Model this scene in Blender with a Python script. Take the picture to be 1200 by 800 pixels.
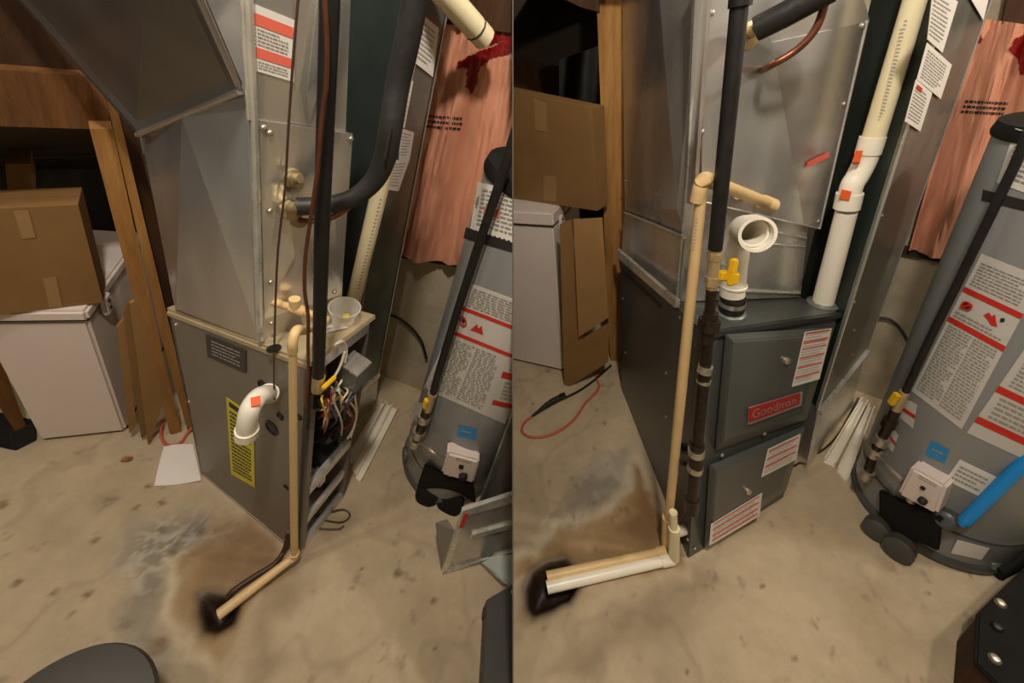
import bpy, bmesh, math, random
import numpy as np
from mathutils import Matrix, Vector
from mathutils.bvhtree import BVHTree

for o in list(bpy.data.objects): bpy.data.objects.remove(o)
C = bpy.context.scene.collection
random.seed(7); rng = np.random.default_rng(7)

# ------------------------------------------------------------------ camera, light, exposure
F, CX, CY = 450.0, 600.0, 300.0
W = np.array([[0.99405247, 0.10890222, 0.0], [0.05158064, -0.47082477, 0.88071759], [0.0959121, -0.8754795, -0.47364177]])
CAM = np.array([0, 0, 1.65])
cd = bpy.data.cameras.new('camera'); cam = bpy.data.objects.new('camera', cd); C.objects.link(cam)
cd.sensor_width = 36; cd.lens = 36 * F / 1200; cd.shift_y = -100 / 1200; cd.clip_start = 0.02
m = np.eye(4); m[:3, 0] = W @ [1, 0, 0]; m[:3, 1] = W @ [0, -1, 0]; m[:3, 2] = W @ [0, 0, -1]; m[:3, 3] = CAM
cam.matrix_world = Matrix(m.tolist())
S = bpy.context.scene; S.camera = cam
S.view_settings.view_transform = 'Standard'; S.view_settings.look = 'None'
S.view_settings.gamma = 1; S.view_settings.use_curve_mapping = False
S.view_settings.exposure = 0.12
wd = bpy.data.worlds.new('world'); S.world = wd; wd.use_nodes = True
wd.node_tree.nodes['Background'].inputs[0].default_value = (1.0, .90, .76, 1)
wd.node_tree.nodes['Background'].inputs[1].default_value = 0.08
def lamp(name, loc, power, col, rad):
    l = bpy.data.lights.new(name, 'POINT'); l.energy = power; l.color = col; l.shadow_soft_size = rad
    o = bpy.data.objects.new(name, l); o.location = loc; C.objects.link(o)
lamp('ceiling_bulb', (0.0, 0.05, 2.8), 104, (1, .91, .79), .07)
lamp('ceiling_bulb', (-1.0, -0.1, 2.75), 30, (1, .93, .84), .07)
lamp('ceiling_bulb', (1.75, 0.65, 2.7), 48, (1, .91, .79), .07)

# ------------------------------------------------------------------ rooms
class Room:
    def __init__(s, A, h, sign):
        s.A = np.array(A); s.h = h; s.sign = sign
        s.o = np.array([0, 0, h])
        m = np.eye(4); m[:3, :3] = W @ s.A.T; m[:3, 3] = CAM - m[:3, :3] @ s.o
        s.M = m
        k = (601.0 - CX) / F + sign * 0.0016           # each room ends at the partition
        s.cn = s.A @ np.array([1, 0, -k]) * sign        # keep dot > 0
    def d(s, u, v): return s.A @ np.array([(u - CX) / F, (v - CY) / F, 1.0])
    def z(s, u, v, z=0.0):
        d = s.d(u, v); return s.o + d * ((z - s.h) / d[2])
    def pl(s, u, v, P, N):
        d = s.d(u, v); return s.o + d * (np.dot(np.asarray(P) - s.o, N) / np.dot(d, N))
    def vp(s, u, v, P, back=0.0):
        N = np.array([P[0], P[1], 0.0]); N /= np.linalg.norm(N)
        return s.pl(u, v, np.asarray(P) + N * back, N)
    def dep(s, u, v, dep): return s.o + s.d(u, v) * dep
    def depth(s, P): return float(s.A[:, 2] @ (np.asarray(P) - s.o))
    def px(s, P, w):
        c = s.A.T @ (np.asarray(P) - s.o); return w * c[2] / F / math.sqrt(1 + .8 * (c[0] / c[2]) ** 2)
    def vert(s, u, v, P):
        d = s.d(u, v); P = np.asarray(P, float); up = np.array([0, 0, 1.0])
        w0 = P - s.o; a, b, c = 1.0, up @ d, d @ d; dd, e = up @ w0, d @ w0
        t = (b * e - c * dd) / (a * c - b * b)
        return P + up * t
    def uv(s, P):
        c = s.A.T @ (np.asarray(P) - s.o); return CX + F * c[0] / c[2], CY + F * c[1] / c[2]
L = Room([[0.93865755, 0.34485069, 0], [0.17157769, -0.46702153, 0.8674399], [0.29913725, -0.81422902, -0.49754198]], 1.69283907, -1)
R = Room([[0.99233356, -0.12358847, 0], [-0.05291224, -0.4248502, 0.90371599], [-0.11168888, -0.89678771, -0.42813246]], 1.59728124, 1)
def nrm(v): v = np.asarray(v, float); return v / np.linalg.norm(v)
def lerp(a, b, t): return np.asarray(a) * (1 - t) + np.asarray(b) * t
UP = np.array([0, 0, 1.0])

# ------------------------------------------------------------------ materials
def srgb(c): return tuple(((x / 255) / 12.92 if x / 255 < .04045 else ((x / 255 + .055) / 1.055) ** 2.4) for x in c)
MATS = {}
def mat(name, col, rough=.6, metal=0., var=.12, scale=8., bump=0., bscale=60., col2=None, spec=.5, coat=0., stretch=None, alpha=1., trans=0., emis=None):
    if name in MATS: return MATS[name]
    mt = bpy.data.materials.new(name); mt.use_nodes = True; MATS[name] = mt
    nt = mt.node_tree; b = nt.nodes['Principled BSDF']; N = nt.nodes.new; K = nt.links.new
    b.inputs['Roughness'].default_value = rough; b.inputs['Metallic'].default_value = metal
    b.inputs['Specular IOR Level'].default_value = spec; b.inputs['Coat Weight'].default_value = coat
    b.inputs['Alpha'].default_value = alpha; b.inputs['Transmission Weight'].default_value = trans
    c = srgb(col)
    tc = N('ShaderNodeTexCoord'); mp = N('ShaderNodeMapping'); K(tc.outputs['Object'], mp.inputs['Vector'])
    if stretch: mp.inputs['Scale'].default_value = stretch
    nz = N('ShaderNodeTexNoise'); nz.inputs['Scale'].default_value = scale; nz.inputs['Detail'].default_value = 6 if metal < .3 else 1.5; nz.inputs['Roughness'].default_value = .62
    K(mp.outputs['Vector'], nz.inputs['Vector'])
    rp = N('ShaderNodeValToRGB'); rp.color_ramp.elements[0].position = .3; rp.color_ramp.elements[1].position = .7
    lo = srgb(col2) if col2 else tuple(x * (1 - var) for x in c)
    hi = c if col2 else tuple(min(1, x * (1 + var)) for x in c)
    rp.color_ramp.elements[0].color = (*lo, 1); rp.color_ramp.elements[1].color = (*hi, 1)
    K(nz.outputs['Fac'], rp.inputs['Fac']); K(rp.outputs['Color'], b.inputs['Base Color'])
    if metal > .3:
        mr = N('ShaderNodeMapRange'); mr.inputs['To Min'].default_value = max(.05, rough - .12); mr.inputs['To Max'].default_value = rough + .14
        K(nz.outputs['Fac'], mr.inputs['Value']); K(mr.outputs['Result'], b.inputs['Roughness'])
    if bump:
        n2 = N('ShaderNodeTexNoise'); n2.inputs['Scale'].default_value = bscale; n2.inputs['Detail'].default_value = 4
        K(mp.outputs['Vector'], n2.inputs['Vector'])
        bp = N('ShaderNodeBump'); bp.inputs['Strength'].default_value = bump; bp.inputs['Distance'].default_value = .01
        K(n2.outputs['Fac'], bp.inputs['Height']); K(bp.outputs['Normal'], b.inputs['Normal'])
    return mt
def wood(name, col, col2): return mat(name, col, .75, 0, col2=col2, scale=5, bump=.25, bscale=40, stretch=(9, 9, 1), spec=.25)
M = dict(
    galv=mat('galvanised_steel', (216, 214, 208), .26, .82, var=.2, scale=6, bump=.0, bscale=5, stretch=(1, 1, .4)),
    galv2=mat('dull_galvanised_steel', (188, 184, 182), .27, .82, var=.26, scale=5, bump=.0, bscale=5, stretch=(1, 1, .4)),
    duct=mat('grey_duct_steel', (128, 134, 127), .34, .6, var=.24, scale=7, bump=.0, bscale=8),
    bright=mat('bright_steel', (226, 224, 216), .28, .7, var=.12, scale=20),
    oldgrey=mat('old_grey_enamel', (124, 116, 106), .42, .25, var=.07, scale=5, spec=.5),
    cream_top=mat('dusty_cream_steel', (176, 160, 128), .6, .15, var=.14, scale=14),
    darkgrey=mat('dark_grey_enamel', (80, 83, 80), .36, .15, var=.06, scale=5, spec=.6),
    darkgrey2=mat('charcoal_enamel', (52, 54, 53), .42, .15, var=.08, scale=6),
    black=mat('black_iron', (34, 32, 31), .5, .35, var=.2, scale=30),
    blackmatte=mat('matt_black', (24, 23, 22), .85, 0, var=.2, scale=20, spec=.2),
    foam=mat('black_foam', (38, 37, 36), .5, 0, var=.25, scale=14, bump=.15, bscale=60, spec=.35),
    rubber=mat('black_rubber', (26, 25, 24), .45, 0, var=.1),
    white_enamel=mat('white_enamel', (214, 200, 192), .4, 0, var=.03, scale=4, spec=.45),
    card=mat('cardboard', (130, 98, 60), .85, 0, var=.09, scale=5, spec=.15),
    card2=mat('pale_cardboard', (146, 112, 70), .85, 0, var=.1, scale=6, spec=.15),
    cardtape=mat('packing_tape', (146, 114, 74), .5, 0, var=.05),
    wood=wood('stud_wood', (164, 120, 66), (130, 90, 46)),
    wood2=wood('old_beam_wood', (112, 74, 38), (80, 50, 24)),
    wood3=wood('dark_joist_wood', (72, 46, 25), (48, 30, 16)),
    pvc=mat('white_pvc', (236, 230, 214), .32, 0, var=.03, spec=.5),
    pvc2=mat('cream_pvc', (226, 214, 176), .38, 0, var=.05, spec=.5),
    cpvc=mat('tan_cpvc', (214, 182, 130), .42, 0, var=.07, scale=10, spec=.45),
    copper=mat('copper', (122, 74, 54), .38, .7, var=.2, scale=20),
    brass=mat('brass', (190, 170, 128), .38, .6, var=.2, scale=40),
    castiron=mat('black_pipe_fitting', (60, 50, 42), .4, .7, var=.3, scale=50),
    zinc=mat('worn_zinc', (190, 182, 166), .35, .8, var=.15, scale=60),
    yellow=mat('yellow_plastic', (226, 182, 22), .45, 0, var=.05),
    yellowlab=mat('yellow_label_paper', (212, 196, 60), .6, 0, var=.08, scale=12),
    paper=mat('white_paper', (226, 220, 212), .8, 0, var=.03, spec=.2),
    label=mat('white_label', (222, 218, 210), .5, 0, var=.03, spec=.4),
    greylabel=mat('grey_label', (196, 192, 184), .5, 0, var=.05, spec=.4),
    red=mat('red_print', (196, 44, 30), .5, 0, var=.05),
    redl=mat('pale_red_print', (226, 104, 84), .55, 0, var=.08),
    orange=mat('orange_label', (224, 92, 34), .5, 0, var=.05),
    ink=mat('grey_ink', (150, 146, 140), .7, 0, var=.05),
    inkd=mat('black_ink', (38, 36, 34), .6, 0, var=.05),
    badge=mat('red_badge', (170, 40, 38), .35, .1, var=.04),
    silver=mat('silver_trim', (196, 186, 178), .35, .7, var=.04),
    blue=mat('blue_sticker', (40, 132, 190), .5, 0, var=.04),
    bluepipe=mat('blue_plastic', (28, 132, 204), .35, 0, var=.05),
    tank=mat('grey_tank_enamel', (138, 140, 140), .38, .1, var=.03, scale=4, spec=.55),
    tankdark=mat('dark_tank_band', (82, 84, 84), .4, .15, var=.05, spec=.5),
    trimwhite=mat('white_metal_trim', (226, 218, 200), .45, 0, var=.05, scale=20),
    concrete=mat('concrete_wall', (172, 160, 136), .9, 0, var=.14, scale=6, bump=.3, bscale=30, spec=.2),
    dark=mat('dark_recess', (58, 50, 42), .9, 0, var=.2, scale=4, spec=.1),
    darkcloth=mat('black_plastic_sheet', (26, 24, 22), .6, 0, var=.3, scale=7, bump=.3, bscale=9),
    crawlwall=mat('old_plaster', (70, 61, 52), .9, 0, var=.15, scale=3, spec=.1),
    drywall=mat('partition_board', (96, 86, 72), .85, 0, var=.06, scale=6, spec=.2),
    pink=mat('pink_insulation', (200, 138, 110), .22, 0, var=.06, scale=4, coat=1., bump=.12, bscale=9, spec=.8),
    redtape=mat('red_tape', (116, 15, 15), .35, 0, var=.35, scale=12),
    orangecord=mat('orange_cord', (186, 88, 66), .5, 0, var=.05),
    cable=mat('dark_brown_cable', (66, 44, 32), .5, 0, var=.1),
    greysheet=mat('grey_green_board', (98, 98, 84), .7, 0, var=.1),
    greyplastic=mat('dark_grey_plastic', (66, 64, 60), .5, 0, var=.06, scale=6),
    plate=mat('dark_plate', (58, 54, 54), .5, .1, var=.06),
    wirew=mat('white_wire', (214, 204, 186), .45, 0, var=.03), wirer=mat('red_wire', (176, 60, 36), .45, 0, var=.03),
    wireb=mat('blue_wire', (56, 84, 120), .45, 0, var=.03), wirey=mat('yellow_wire', (206, 176, 70), .45, 0, var=.03),
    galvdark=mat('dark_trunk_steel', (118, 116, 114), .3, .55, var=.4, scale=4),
    shadeduct=mat('shaded_duct_steel', (44, 54, 50), .5, .3, var=.2, scale=5),  # return duct side: shade of the deep gap put into the colour
    rust=mat('rust_debris', (150, 92, 48), .9, 0, var=.2),
)
cp = bpy.data.materials.new('clear_plastic'); cp.use_nodes = True
b_ = cp.node_tree.nodes['Principled BSDF']; b_.inputs['Base Color'].default_value = (.9, .88, .82, 1); b_.inputs['Alpha'].default_value = .34; b_.inputs['Roughness'].default_value = .2
M['clear'] = cp

# ------------------------------------------------------------------ geometry helpers (room coordinates)
def arr(pts): return [np.asarray(p, float) for p in pts]
def slab(pts, off):
    pts = arr(pts); off = np.asarray(off, float); n = len(pts)
    v = pts + [p + off for p in pts]
    f = [tuple(range(n))[::-1], tuple(range(n, 2 * n))] + [(i, (i + 1) % n, n + (i + 1) % n, n + i) for i in range(n)]
    return v, f
def hexa(b, t):
    return arr(b) + arr(t), [(3, 2, 1, 0), (4, 5, 6, 7)] + [(i, (i + 1) % 4, 4 + (i + 1) % 4, 4 + i) for i in range(4)]
def box(c, ex, ey, ez):
    c, ex, ey, ez = arr((c, ex, ey, ez))
    b = [c - ex - ey - ez, c + ex - ey - ez, c + ex + ey - ez, c - ex + ey - ez]
    return hexa(b, [p + 2 * ez for p in b])
def join(*gs):
    v, f = [], []
    for g in gs:
        k = len(v); v += list(g[0]); f += [tuple(i + k for i in q) for q in g[1]]
    return v, f
def tube(pts, r, seg=12, caps=True):
    pts = arr(pts); n = len(pts); rs = [r] * n if np.isscalar(r) else list(r)
    T = [nrm(pts[min(i + 1, n - 1)] - pts[max(i - 1, 0)]) for i in range(n)]
    a = np.array([1, 0, 0.]) if abs(T[0][0]) < .8 else np.array([0, 1, 0.])
    u = nrm(np.cross(T[0], a)); v, f = [], []
    for i in range(n):
        u = nrm(u - T[i] * (u @ T[i])); w = np.cross(T[i], u)
        for k in range(seg):
            t = 2 * math.pi * k / seg; v.append(pts[i] + rs[i] * (math.cos(t) * u + math.sin(t) * w))
    for i in range(n - 1):
        for k in range(seg): f.append((i * seg + k, i * seg + (k + 1) % seg, (i + 1) * seg + (k + 1) % seg, (i + 1) * seg + k))
    if caps: f += [tuple(range(seg))[::-1], tuple(range((n - 1) * seg, n * seg))]
    return v, f
def hollow(pts, r, wall, seg=20):
    """open tube with a wall: outer skin, inner skin and end rings"""
    o = tube(pts, r, seg, False); i = tube(pts, (r - wall) if np.isscalar(r) else [x - wall for x in r], seg, False)
    v = list(o[0]) + list(i[0]); k = len(o[0]); f = list(o[1]) + [tuple(x + k for x in q)[::-1] for q in i[1]]
    n = len(pts)
    for base in (0, (n - 1) * seg):
        for j in range(seg):
            q = (base + j, base + (j + 1) % seg, k + base + (j + 1) % seg, k + base + j); f.append(q if base else q[::-1])
    return v, f
def lathe(P, ax, prof, seg=24):
    P = np.asarray(P, float); ax = nrm(ax); a = np.array([1, 0, 0.]) if abs(ax[0]) < .8 else np.array([0, 1, 0.])
    u = nrm(np.cross(ax, a)); w = np.cross(ax, u); v, f = [], []
    for r, h in prof:
        for k in range(seg):
            t = 2 * math.pi * k / seg; v.append(P + ax * h + r * (math.cos(t) * u + math.sin(t) * w))
    n = len(prof)
    for i in range(n - 1):
        for k in range(seg): f.append((i * seg + k, i * seg + (k + 1) % seg, (i + 1) * seg + (k + 1) % seg, (i + 1) * seg + k))
    f += [tuple(range(seg))[::-1], tuple(range((n - 1) * seg, n * seg))]
    return v, f
def patch(fn, nu, nv, thick=0.0):
    v = [np.asarray(fn(i / nu, j / nv), float) for j in range(nv + 1) for i in range(nu + 1)]
    f = [(j * (nu + 1) + i, j * (nu + 1) + i + 1, (j + 1) * (nu + 1) + i + 1, (j + 1) * (nu + 1) + i) for j in range(nv) for i in range(nu)]
    return v, f
def smooth(pts, n=6):
    p = arr(pts); p = [2 * p[0] - p[1]] + p + [2 * p[-1] - p[-2]]; out = []
    for i in range(1, len(p) - 2):
        for k in range(n):
            t = k / n
            out.append(.5 * ((2 * p[i]) + (-p[i - 1] + p[i + 1]) * t + (2 * p[i - 1] - 5 * p[i] + 4 * p[i + 1] - p[i + 2]) * t * t + (-p[i - 1] + 3 * p[i] - 3 * p[i + 1] + p[i + 2]) * t ** 3))
    out.append(p[-2]); return out
def bil(q):
    q = arr(q)   # corners tl, tr, br, bl ; s across, t down
    return lambda s, t: (q[0] * (1 - s) + q[1] * s) * (1 - t) + (q[3] * (1 - s) + q[2] * s) * t
_txt = {}
def text2d(body):
    """lettering as flat faces, scaled to the unit square (s across, t down)"""
    if body not in _txt:
        c = bpy.data.curves.new('lettering', 'FONT'); c.body = body; c.resolution_u = 3
        o = bpy.data.objects.new('lettering', c); C.objects.link(o)
        me = bpy.data.meshes.new_from_object(o.evaluated_get(bpy.context.evaluated_depsgraph_get()))
        v = np.array([x.co[:2] for x in me.vertices]); f = [tuple(p.vertices) for p in me.polygons]
        bpy.data.objects.remove(o); bpy.data.curves.remove(c); bpy.data.meshes.remove(me)
        lo, hi = v.min(0), v.max(0); v = (v - lo) / (hi - lo); v[:, 1] = 1 - v[:, 1]; _txt[body] = (v, f)
    return _txt[body]
def text(body, fn, s0=0., s1=1., t0=0., t1=1.):
    v, f = text2d(body); return [np.asarray(fn(s0 + (s1 - s0) * x, t0 + (t1 - t0) * y)) for x, y in v], f
def dashes(fn, t0, t1, rows, s0=.06, s1=.94, fill=.55, seed=1, cols=1, long=.12):
    """rows of short printed strokes standing for small print"""
    r = random.Random(seed); g = []
    dt = (t1 - t0) / rows
    for c in range(cols):
        a = s0 + (s1 - s0) * c / cols; b = s0 + (s1 - s0) * (c + .93) / cols
        for i in range(rows):
            t = t0 + dt * (i + .2); s = a; end = b - (r.random() * .3 * (b - a) if r.random() < .3 else 0)
            while s < end - .01:
                e = min(end, s + r.uniform(.3, 1) * long)
                g.append(([fn(s, t), fn(e, t), fn(e, t + dt * fill), fn(s, t + dt * fill)], [(0, 1, 2, 3)])); s = e + .018
    return join(*g)

# ------------------------------------------------------------------ object helpers
class Th:
    def __init__(s, o, room, org): s.o, s.room, s.org = o, room, org
def clip(bm, room):
    n = room.cn; o = room.o
    if all((np.array(v.co) - o) @ n > 0 for v in bm.verts): return
    g = bm.verts[:] + bm.edges[:] + bm.faces[:]
    r = bmesh.ops.bisect_plane(bm, geom=g, plane_co=Vector(o), plane_no=Vector(n), clear_inner=True, dist=1e-6)
    e = [x for x in r['geom_cut'] if isinstance(x, bmesh.types.BMEdge)]
    if len(bm.faces) < 20000 and e:
        try: bmesh.ops.holes_fill(bm, edges=e)
        except Exception: pass
def mesh(name, g, mt, room, org, sm=False, bev=0.0):
    bm = bmesh.new(); vs = [bm.verts.new(tuple(map(float, p))) for p in g[0]]
    for q in g[1]:
        try: bm.faces.new([vs[i] for i in q])
        except ValueError: pass
    bmesh.ops.recalc_face_normals(bm, faces=bm.faces[:])
    if bev: bmesh.ops.bevel(bm, geom=[e for e in bm.edges if len(e.link_faces) == 2 and e.calc_face_angle(0) > .5], offset=bev, segments=2, affect='EDGES', clamp_overlap=True)
    clip(bm, room)
    for v in bm.verts: v.co -= Vector(org)
    me = bpy.data.meshes.new(name); bm.to_mesh(me); bm.free()
    mt = M[mt] if isinstance(mt, str) else mt
    me.materials.append(mt)
    if sm:
        for p in me.polygons: p.use_smooth = True
        try: me.set_sharp_from_angle(angle=.7)
        except Exception: pass
    return me
def place(o, room, org):
    o.matrix_world = Matrix((room.M @ np.block([[np.eye(3), np.asarray(org, float).reshape(3, 1)], [np.zeros((1, 3)), np.ones((1, 1))]])).tolist())
def props(o, label, cat, group):
    o['label'] = label; o['category'] = cat
    if group: o['group'] = group
def thing(room, name, label, cat, org, group=None):
    o = bpy.data.objects.new(name, None); C.objects.link(o); o.empty_display_size = .05
    place(o, room, org); props(o, label, cat, group); return Th(o, room, np.asarray(org, float))
def solo(room, name, label, cat, g, mt, group=None, sm=False, bev=0., kind=None):
    v = np.array([np.asarray(p) for p in g[0]]); org = np.array([v[:, 0].mean(), v[:, 1].mean(), v[:, 2].min()])
    o = bpy.data.objects.new(name, mesh(name, g, mt, room, org, sm, bev)); C.objects.link(o); place(o, room, org)
    if kind: o['kind'] = kind
    if label: props(o, label, cat, group)
    return Th(o, room, org)
def part(t, name, g, mt, sm=False, bev=0., label=None, kind=None):
    o = bpy.data.objects.new(name, mesh(name, g, mt, t.room, t.org, sm, bev)); C.objects.link(o); o.parent = t.o
    if label: o['label'] = label
    if kind: o['kind'] = kind
    return Th(o, t.room, t.org)
def struct(room, name, g, mt, sm=False): return solo(room, name, None, None, g, mt, kind='structure', sm=sm)
def screw(t, P, n, r=.006, mt='zinc', name='screw'): return part(t, name, lathe(P, n, [(r * 1.3, 0), (r * 1.3, .001), (r, .002), (r * .8, .004), (r * .3, .005)], 8), mt, True)
def toward(room, P): return nrm(room.o - np.asarray(P))
class Pln:
    """a plane through three points; its normal looks to the camera's side"""
    def __init__(s, room, a, b, c):
        s.room = room; s.P = np.asarray(a, float); s.n = nrm(np.cross(np.asarray(b) - s.P, np.asarray(c) - s.P))
        if s.n @ (room.o - s.P) < 0: s.n = -s.n
    def at(s, u, v, off=0.): return s.room.pl(u, v, s.P + s.n * off, s.n)
    def quad(s, q, off=0.): return [s.at(u, v, off) for u, v in q]
    def slab(s, q, th, off=0.): return slab(s.quad(q, off), s.n * th)
    def fn(s, q, off=0.): return bil(s.quad(q, off))
def floorpts(room, px, z=0.): return [room.z(u, v, z) for u, v in px]

# ------------------------------------------------------------------ floors
def vnoise(x, y, sc, seed):
    r = np.random.default_rng(seed); G = r.random((64, 64)); x = x * sc; y = y * sc
    xi = np.floor(x).astype(int); yi = np.floor(y).astype(int); fx = x - xi; fy = y - yi; fx = fx * fx * (3 - 2 * fx); fy = fy * fy * (3 - 2 * fy)
    g = lambda a, b: G[a % 64, b % 64]
    return (g(xi, yi) * (1 - fx) + g(xi + 1, yi) * fx) * (1 - fy) + (g(xi, yi + 1) * (1 - fx) + g(xi + 1, yi + 1) * fx) * fy
def fbm(x, y, sc, seed): return sum(vnoise(x, y, sc * 2 ** k, seed + k) * .5 ** (k + 1) for k in range(4)) / .9375
def sdf(X, Y, poly):
    d = np.full(X.shape, 1e9); ins = np.zeros(X.shape, bool); n = len(poly)
    for i in range(n):
        ax, ay = poly[i][:2]; bx, by = poly[(i + 1) % n][:2]; ex, ey = bx - ax, by - ay
        t = np.clip(((X - ax) * ex + (Y - ay) * ey) / (ex * ex + ey * ey + 1e-12), 0, 1)
        d = np.minimum(d, np.hypot(X - ax - t * ex, Y - ay - t * ey))
        ins ^= ((ay > Y) != (by > Y)) & (X < (bx - ax) * (Y - ay) / (by - ay + 1e-12) + ax)
    return np.where(ins, -d, d)
fm = bpy.data.materials.new('stained_concrete_floor'); fm.use_nodes = True
nt = fm.node_tree; N_ = nt.nodes.new; K_ = nt.links.new; B_ = nt.nodes['Principled BSDF']
at_ = N_('ShaderNodeAttribute'); at_.attribute_name = 'stain'
tc_ = N_('ShaderNodeTexCoord'); nz_ = N_('ShaderNodeTexNoise'); nz_.inputs['Scale'].default_value = 14; nz_.inputs['Detail'].default_value = 9; nz_.inputs['Roughness'].default_value = .7
K_(tc_.outputs['Object'], nz_.inputs['Vector'])
mr_ = N_('ShaderNodeMapRange'); mr_.inputs['From Min'].default_value = .25; mr_.inputs['From Max'].default_value = .75; mr_.inputs['To Min'].default_value = .86; mr_.inputs['To Max'].default_value = 1.1
K_(nz_.outputs['Fac'], mr_.inputs['Value'])
mx_ = N_('ShaderNodeVectorMath'); mx_.operation = 'MULTIPLY'; K_(at_.outputs['Color'], mx_.inputs[0]); K_(mr_.outputs['Result'], mx_.inputs[1])
K_(mx_.outputs['Vector'], B_.inputs['Base Color'])
wet_ = N_('ShaderNodeMapRange'); wet_.inputs['To Min'].default_value = .8; wet_.inputs['To Max'].default_value = .38; K_(at_.outputs['Alpha'], wet_.inputs['Value']); K_(wet_.outputs['Result'], B_.inputs['Roughness'])
bp_ = N_('ShaderNodeBump'); bp_.inputs['Strength'].default_value = .18; bp_.inputs['Distance'].default_value = .01; K_(nz_.outputs['Fac'], bp_.inputs['Height']); K_(bp_.outputs['Normal'], B_.inputs['Normal'])
M['floor'] = fm
def build_floor(room, x0, x1, y0, y1, step, layers, hole, spots, seed, cells):
    nx, ny = int((x1 - x0) / step), int((y1 - y0) / step)
    X, Y = np.meshgrid(np.linspace(x0, x1, nx + 1), np.linspace(y0, y1, ny + 1))
    wx = X + (fbm(X + 9, Y + 9, 11, seed) - .5) * .10; wy = Y + (fbm(X + 5, Y + 3, 11, seed + 9) - .5) * .10
    base = np.array(srgb((178, 160, 131))); col = np.ones((*X.shape, 4)); col[..., :3] = base; col[..., 3] = 0
    n1 = fbm(X + 3, Y + 7, 2.4, seed + 20)[..., None]; n2 = fbm(X, Y, 9, seed + 30)[..., None]
    col[..., :3] *= .66 + .48 * n1 + .2 * n2
    veins = np.clip(1 - np.abs(fbm(X + 2, Y + 2, 3.2, seed + 40) - .5) / .035, 0, 1)
    col[..., :3] *= (1 - .16 * veins)[..., None]
    for poly, c, soft, amt, wet in layers:
        P = [room.z(u, v) for u, v in poly]; d = sdf(wx, wy, P)
        a = np.clip(.5 - d / soft, 0, 1); a = a * a * (3 - 2 * a) * amt
        a = a * np.clip(.55 + .9 * fbm(X + 1, Y + 4, 14, seed + 50), 0, 1)
        col[..., :3] = col[..., :3] * (1 - a[..., None]) + np.array(srgb(c)) * a[..., None]
        col[..., 3] = col[..., 3] * (1 - a) + wet * a
    for (u, v), r, c in spots:
        P = room.z(u, v); d = np.hypot(X * .6 + wx * .4 - P[0], Y * .6 + wy * .4 - P[1]) / (r * .62)
        a = np.clip(2.2 - 1.6 * d, 0, 1)[..., None] * .8; col[..., :3] = col[..., :3] * (1 - a) + np.array(srgb(c)) * a
    vp_l = [room.z(u, v) for u, v in cells]; vm = np.clip(.5 - sdf(wx, wy, vp_l) / .08, 0, 1)
    rr_ = np.random.default_rng(seed); lo_, hi_ = np.min(vp_l, 0), np.max(vp_l, 0)
    d1_ = np.full(X.shape, 9.); d2_ = d1_.copy()
    for px_, py_ in rr_.uniform(lo_[:2] - .05, hi_[:2] + .05, (70, 2)):
        dd_ = np.hypot(wx - px_, wy - py_); d2_ = np.minimum(np.maximum(d1_, dd_), d2_); d1_ = np.minimum(d1_, dd_)
    ve = np.clip(1 - (d2_ - d1_) / .012, 0, 1) * vm * np.clip(2.4 * fbm(X, Y, 7, seed + 91) - .7, 0, 1)
    bl_ = np.clip((fbm(X + 6, Y + 1, 9, seed + 95) - .56) * 8, 0, 1) * vm * .5
    ve = np.maximum(ve, bl_)[..., None] * .55; col[..., :3] = col[..., :3] * (1 - ve) + np.array(srgb((206, 198, 180))) * ve
    sp_ = np.clip((fbm(X + 8, Y + 2, 26, seed + 97) - .75) * 14, 0, 1)[..., None] * .3; col[..., :3] *= 1 - sp_
    Z = (fbm(X, Y, 5, seed + 60) - .5) * .006
    hp = [room.z(u, v) for u, v in hole]; hw = sdf(X + (fbm(X, Y, 9, seed + 70) - .5) * .025, Y + (fbm(X + 3, Y, 9, seed + 71) - .5) * .025, hp)
    a = np.clip(-hw / .045, 0, 1); a = a * a * (3 - 2 * a); Z -= a * (.05 + .025 * fbm(X, Y, 30, seed + 80))
    a = np.clip(.6 - hw / .03, 0, 1); a3 = a[..., None]
    col[..., :3] = col[..., :3] * (1 - a3) + np.array(srgb((44, 32, 24))) * (.6 + .8 * fbm(X, Y, 45, seed + 81))[..., None] * a3; col[..., 3] = np.maximum(col[..., 3], a * .9)
    v = np.stack([X, Y, Z], -1).reshape(-1, 3)
    keep = (v - room.o) @ room.cn > -.03
    idx = np.arange(len(v)).reshape(X.shape)
    f = np.stack([idx[:-1, :-1], idx[:-1, 1:], idx[1:, 1:], idx[1:, :-1]], -1).reshape(-1, 4)
    f = f[keep[f].any(1)]
    me = bpy.data.meshes.new('floor'); me.from_pydata(v.tolist(), [], f.tolist())
    ca = me.color_attributes.new('stain', 'FLOAT_COLOR', 'POINT'); ca.data.foreach_set('color', col.reshape(-1))
    bm = bmesh.new(); bm.from_mesh(me)
    g = bm.verts[:] + bm.edges[:] + bm.faces[:]
    bmesh.ops.bisect_plane(bm, geom=g, plane_co=Vector(room.o), plane_no=Vector(room.cn), clear_inner=True, dist=1e-6)
    lo = [x for x in bm.verts if not x.link_faces]; bmesh.ops.delete(bm, geom=lo, context='VERTS')
    bm.to_mesh(me); bm.free(); me.materials.append(fm)
    for p in me.polygons: p.use_smooth = True
    o = bpy.data.objects.new('floor', me); C.objects.link(o); place(o, room, (0, 0, 0)); o['kind'] = 'structure'
BR, GR, WH = (112, 82, 46), (124, 116, 102), (208, 194, 166)
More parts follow.
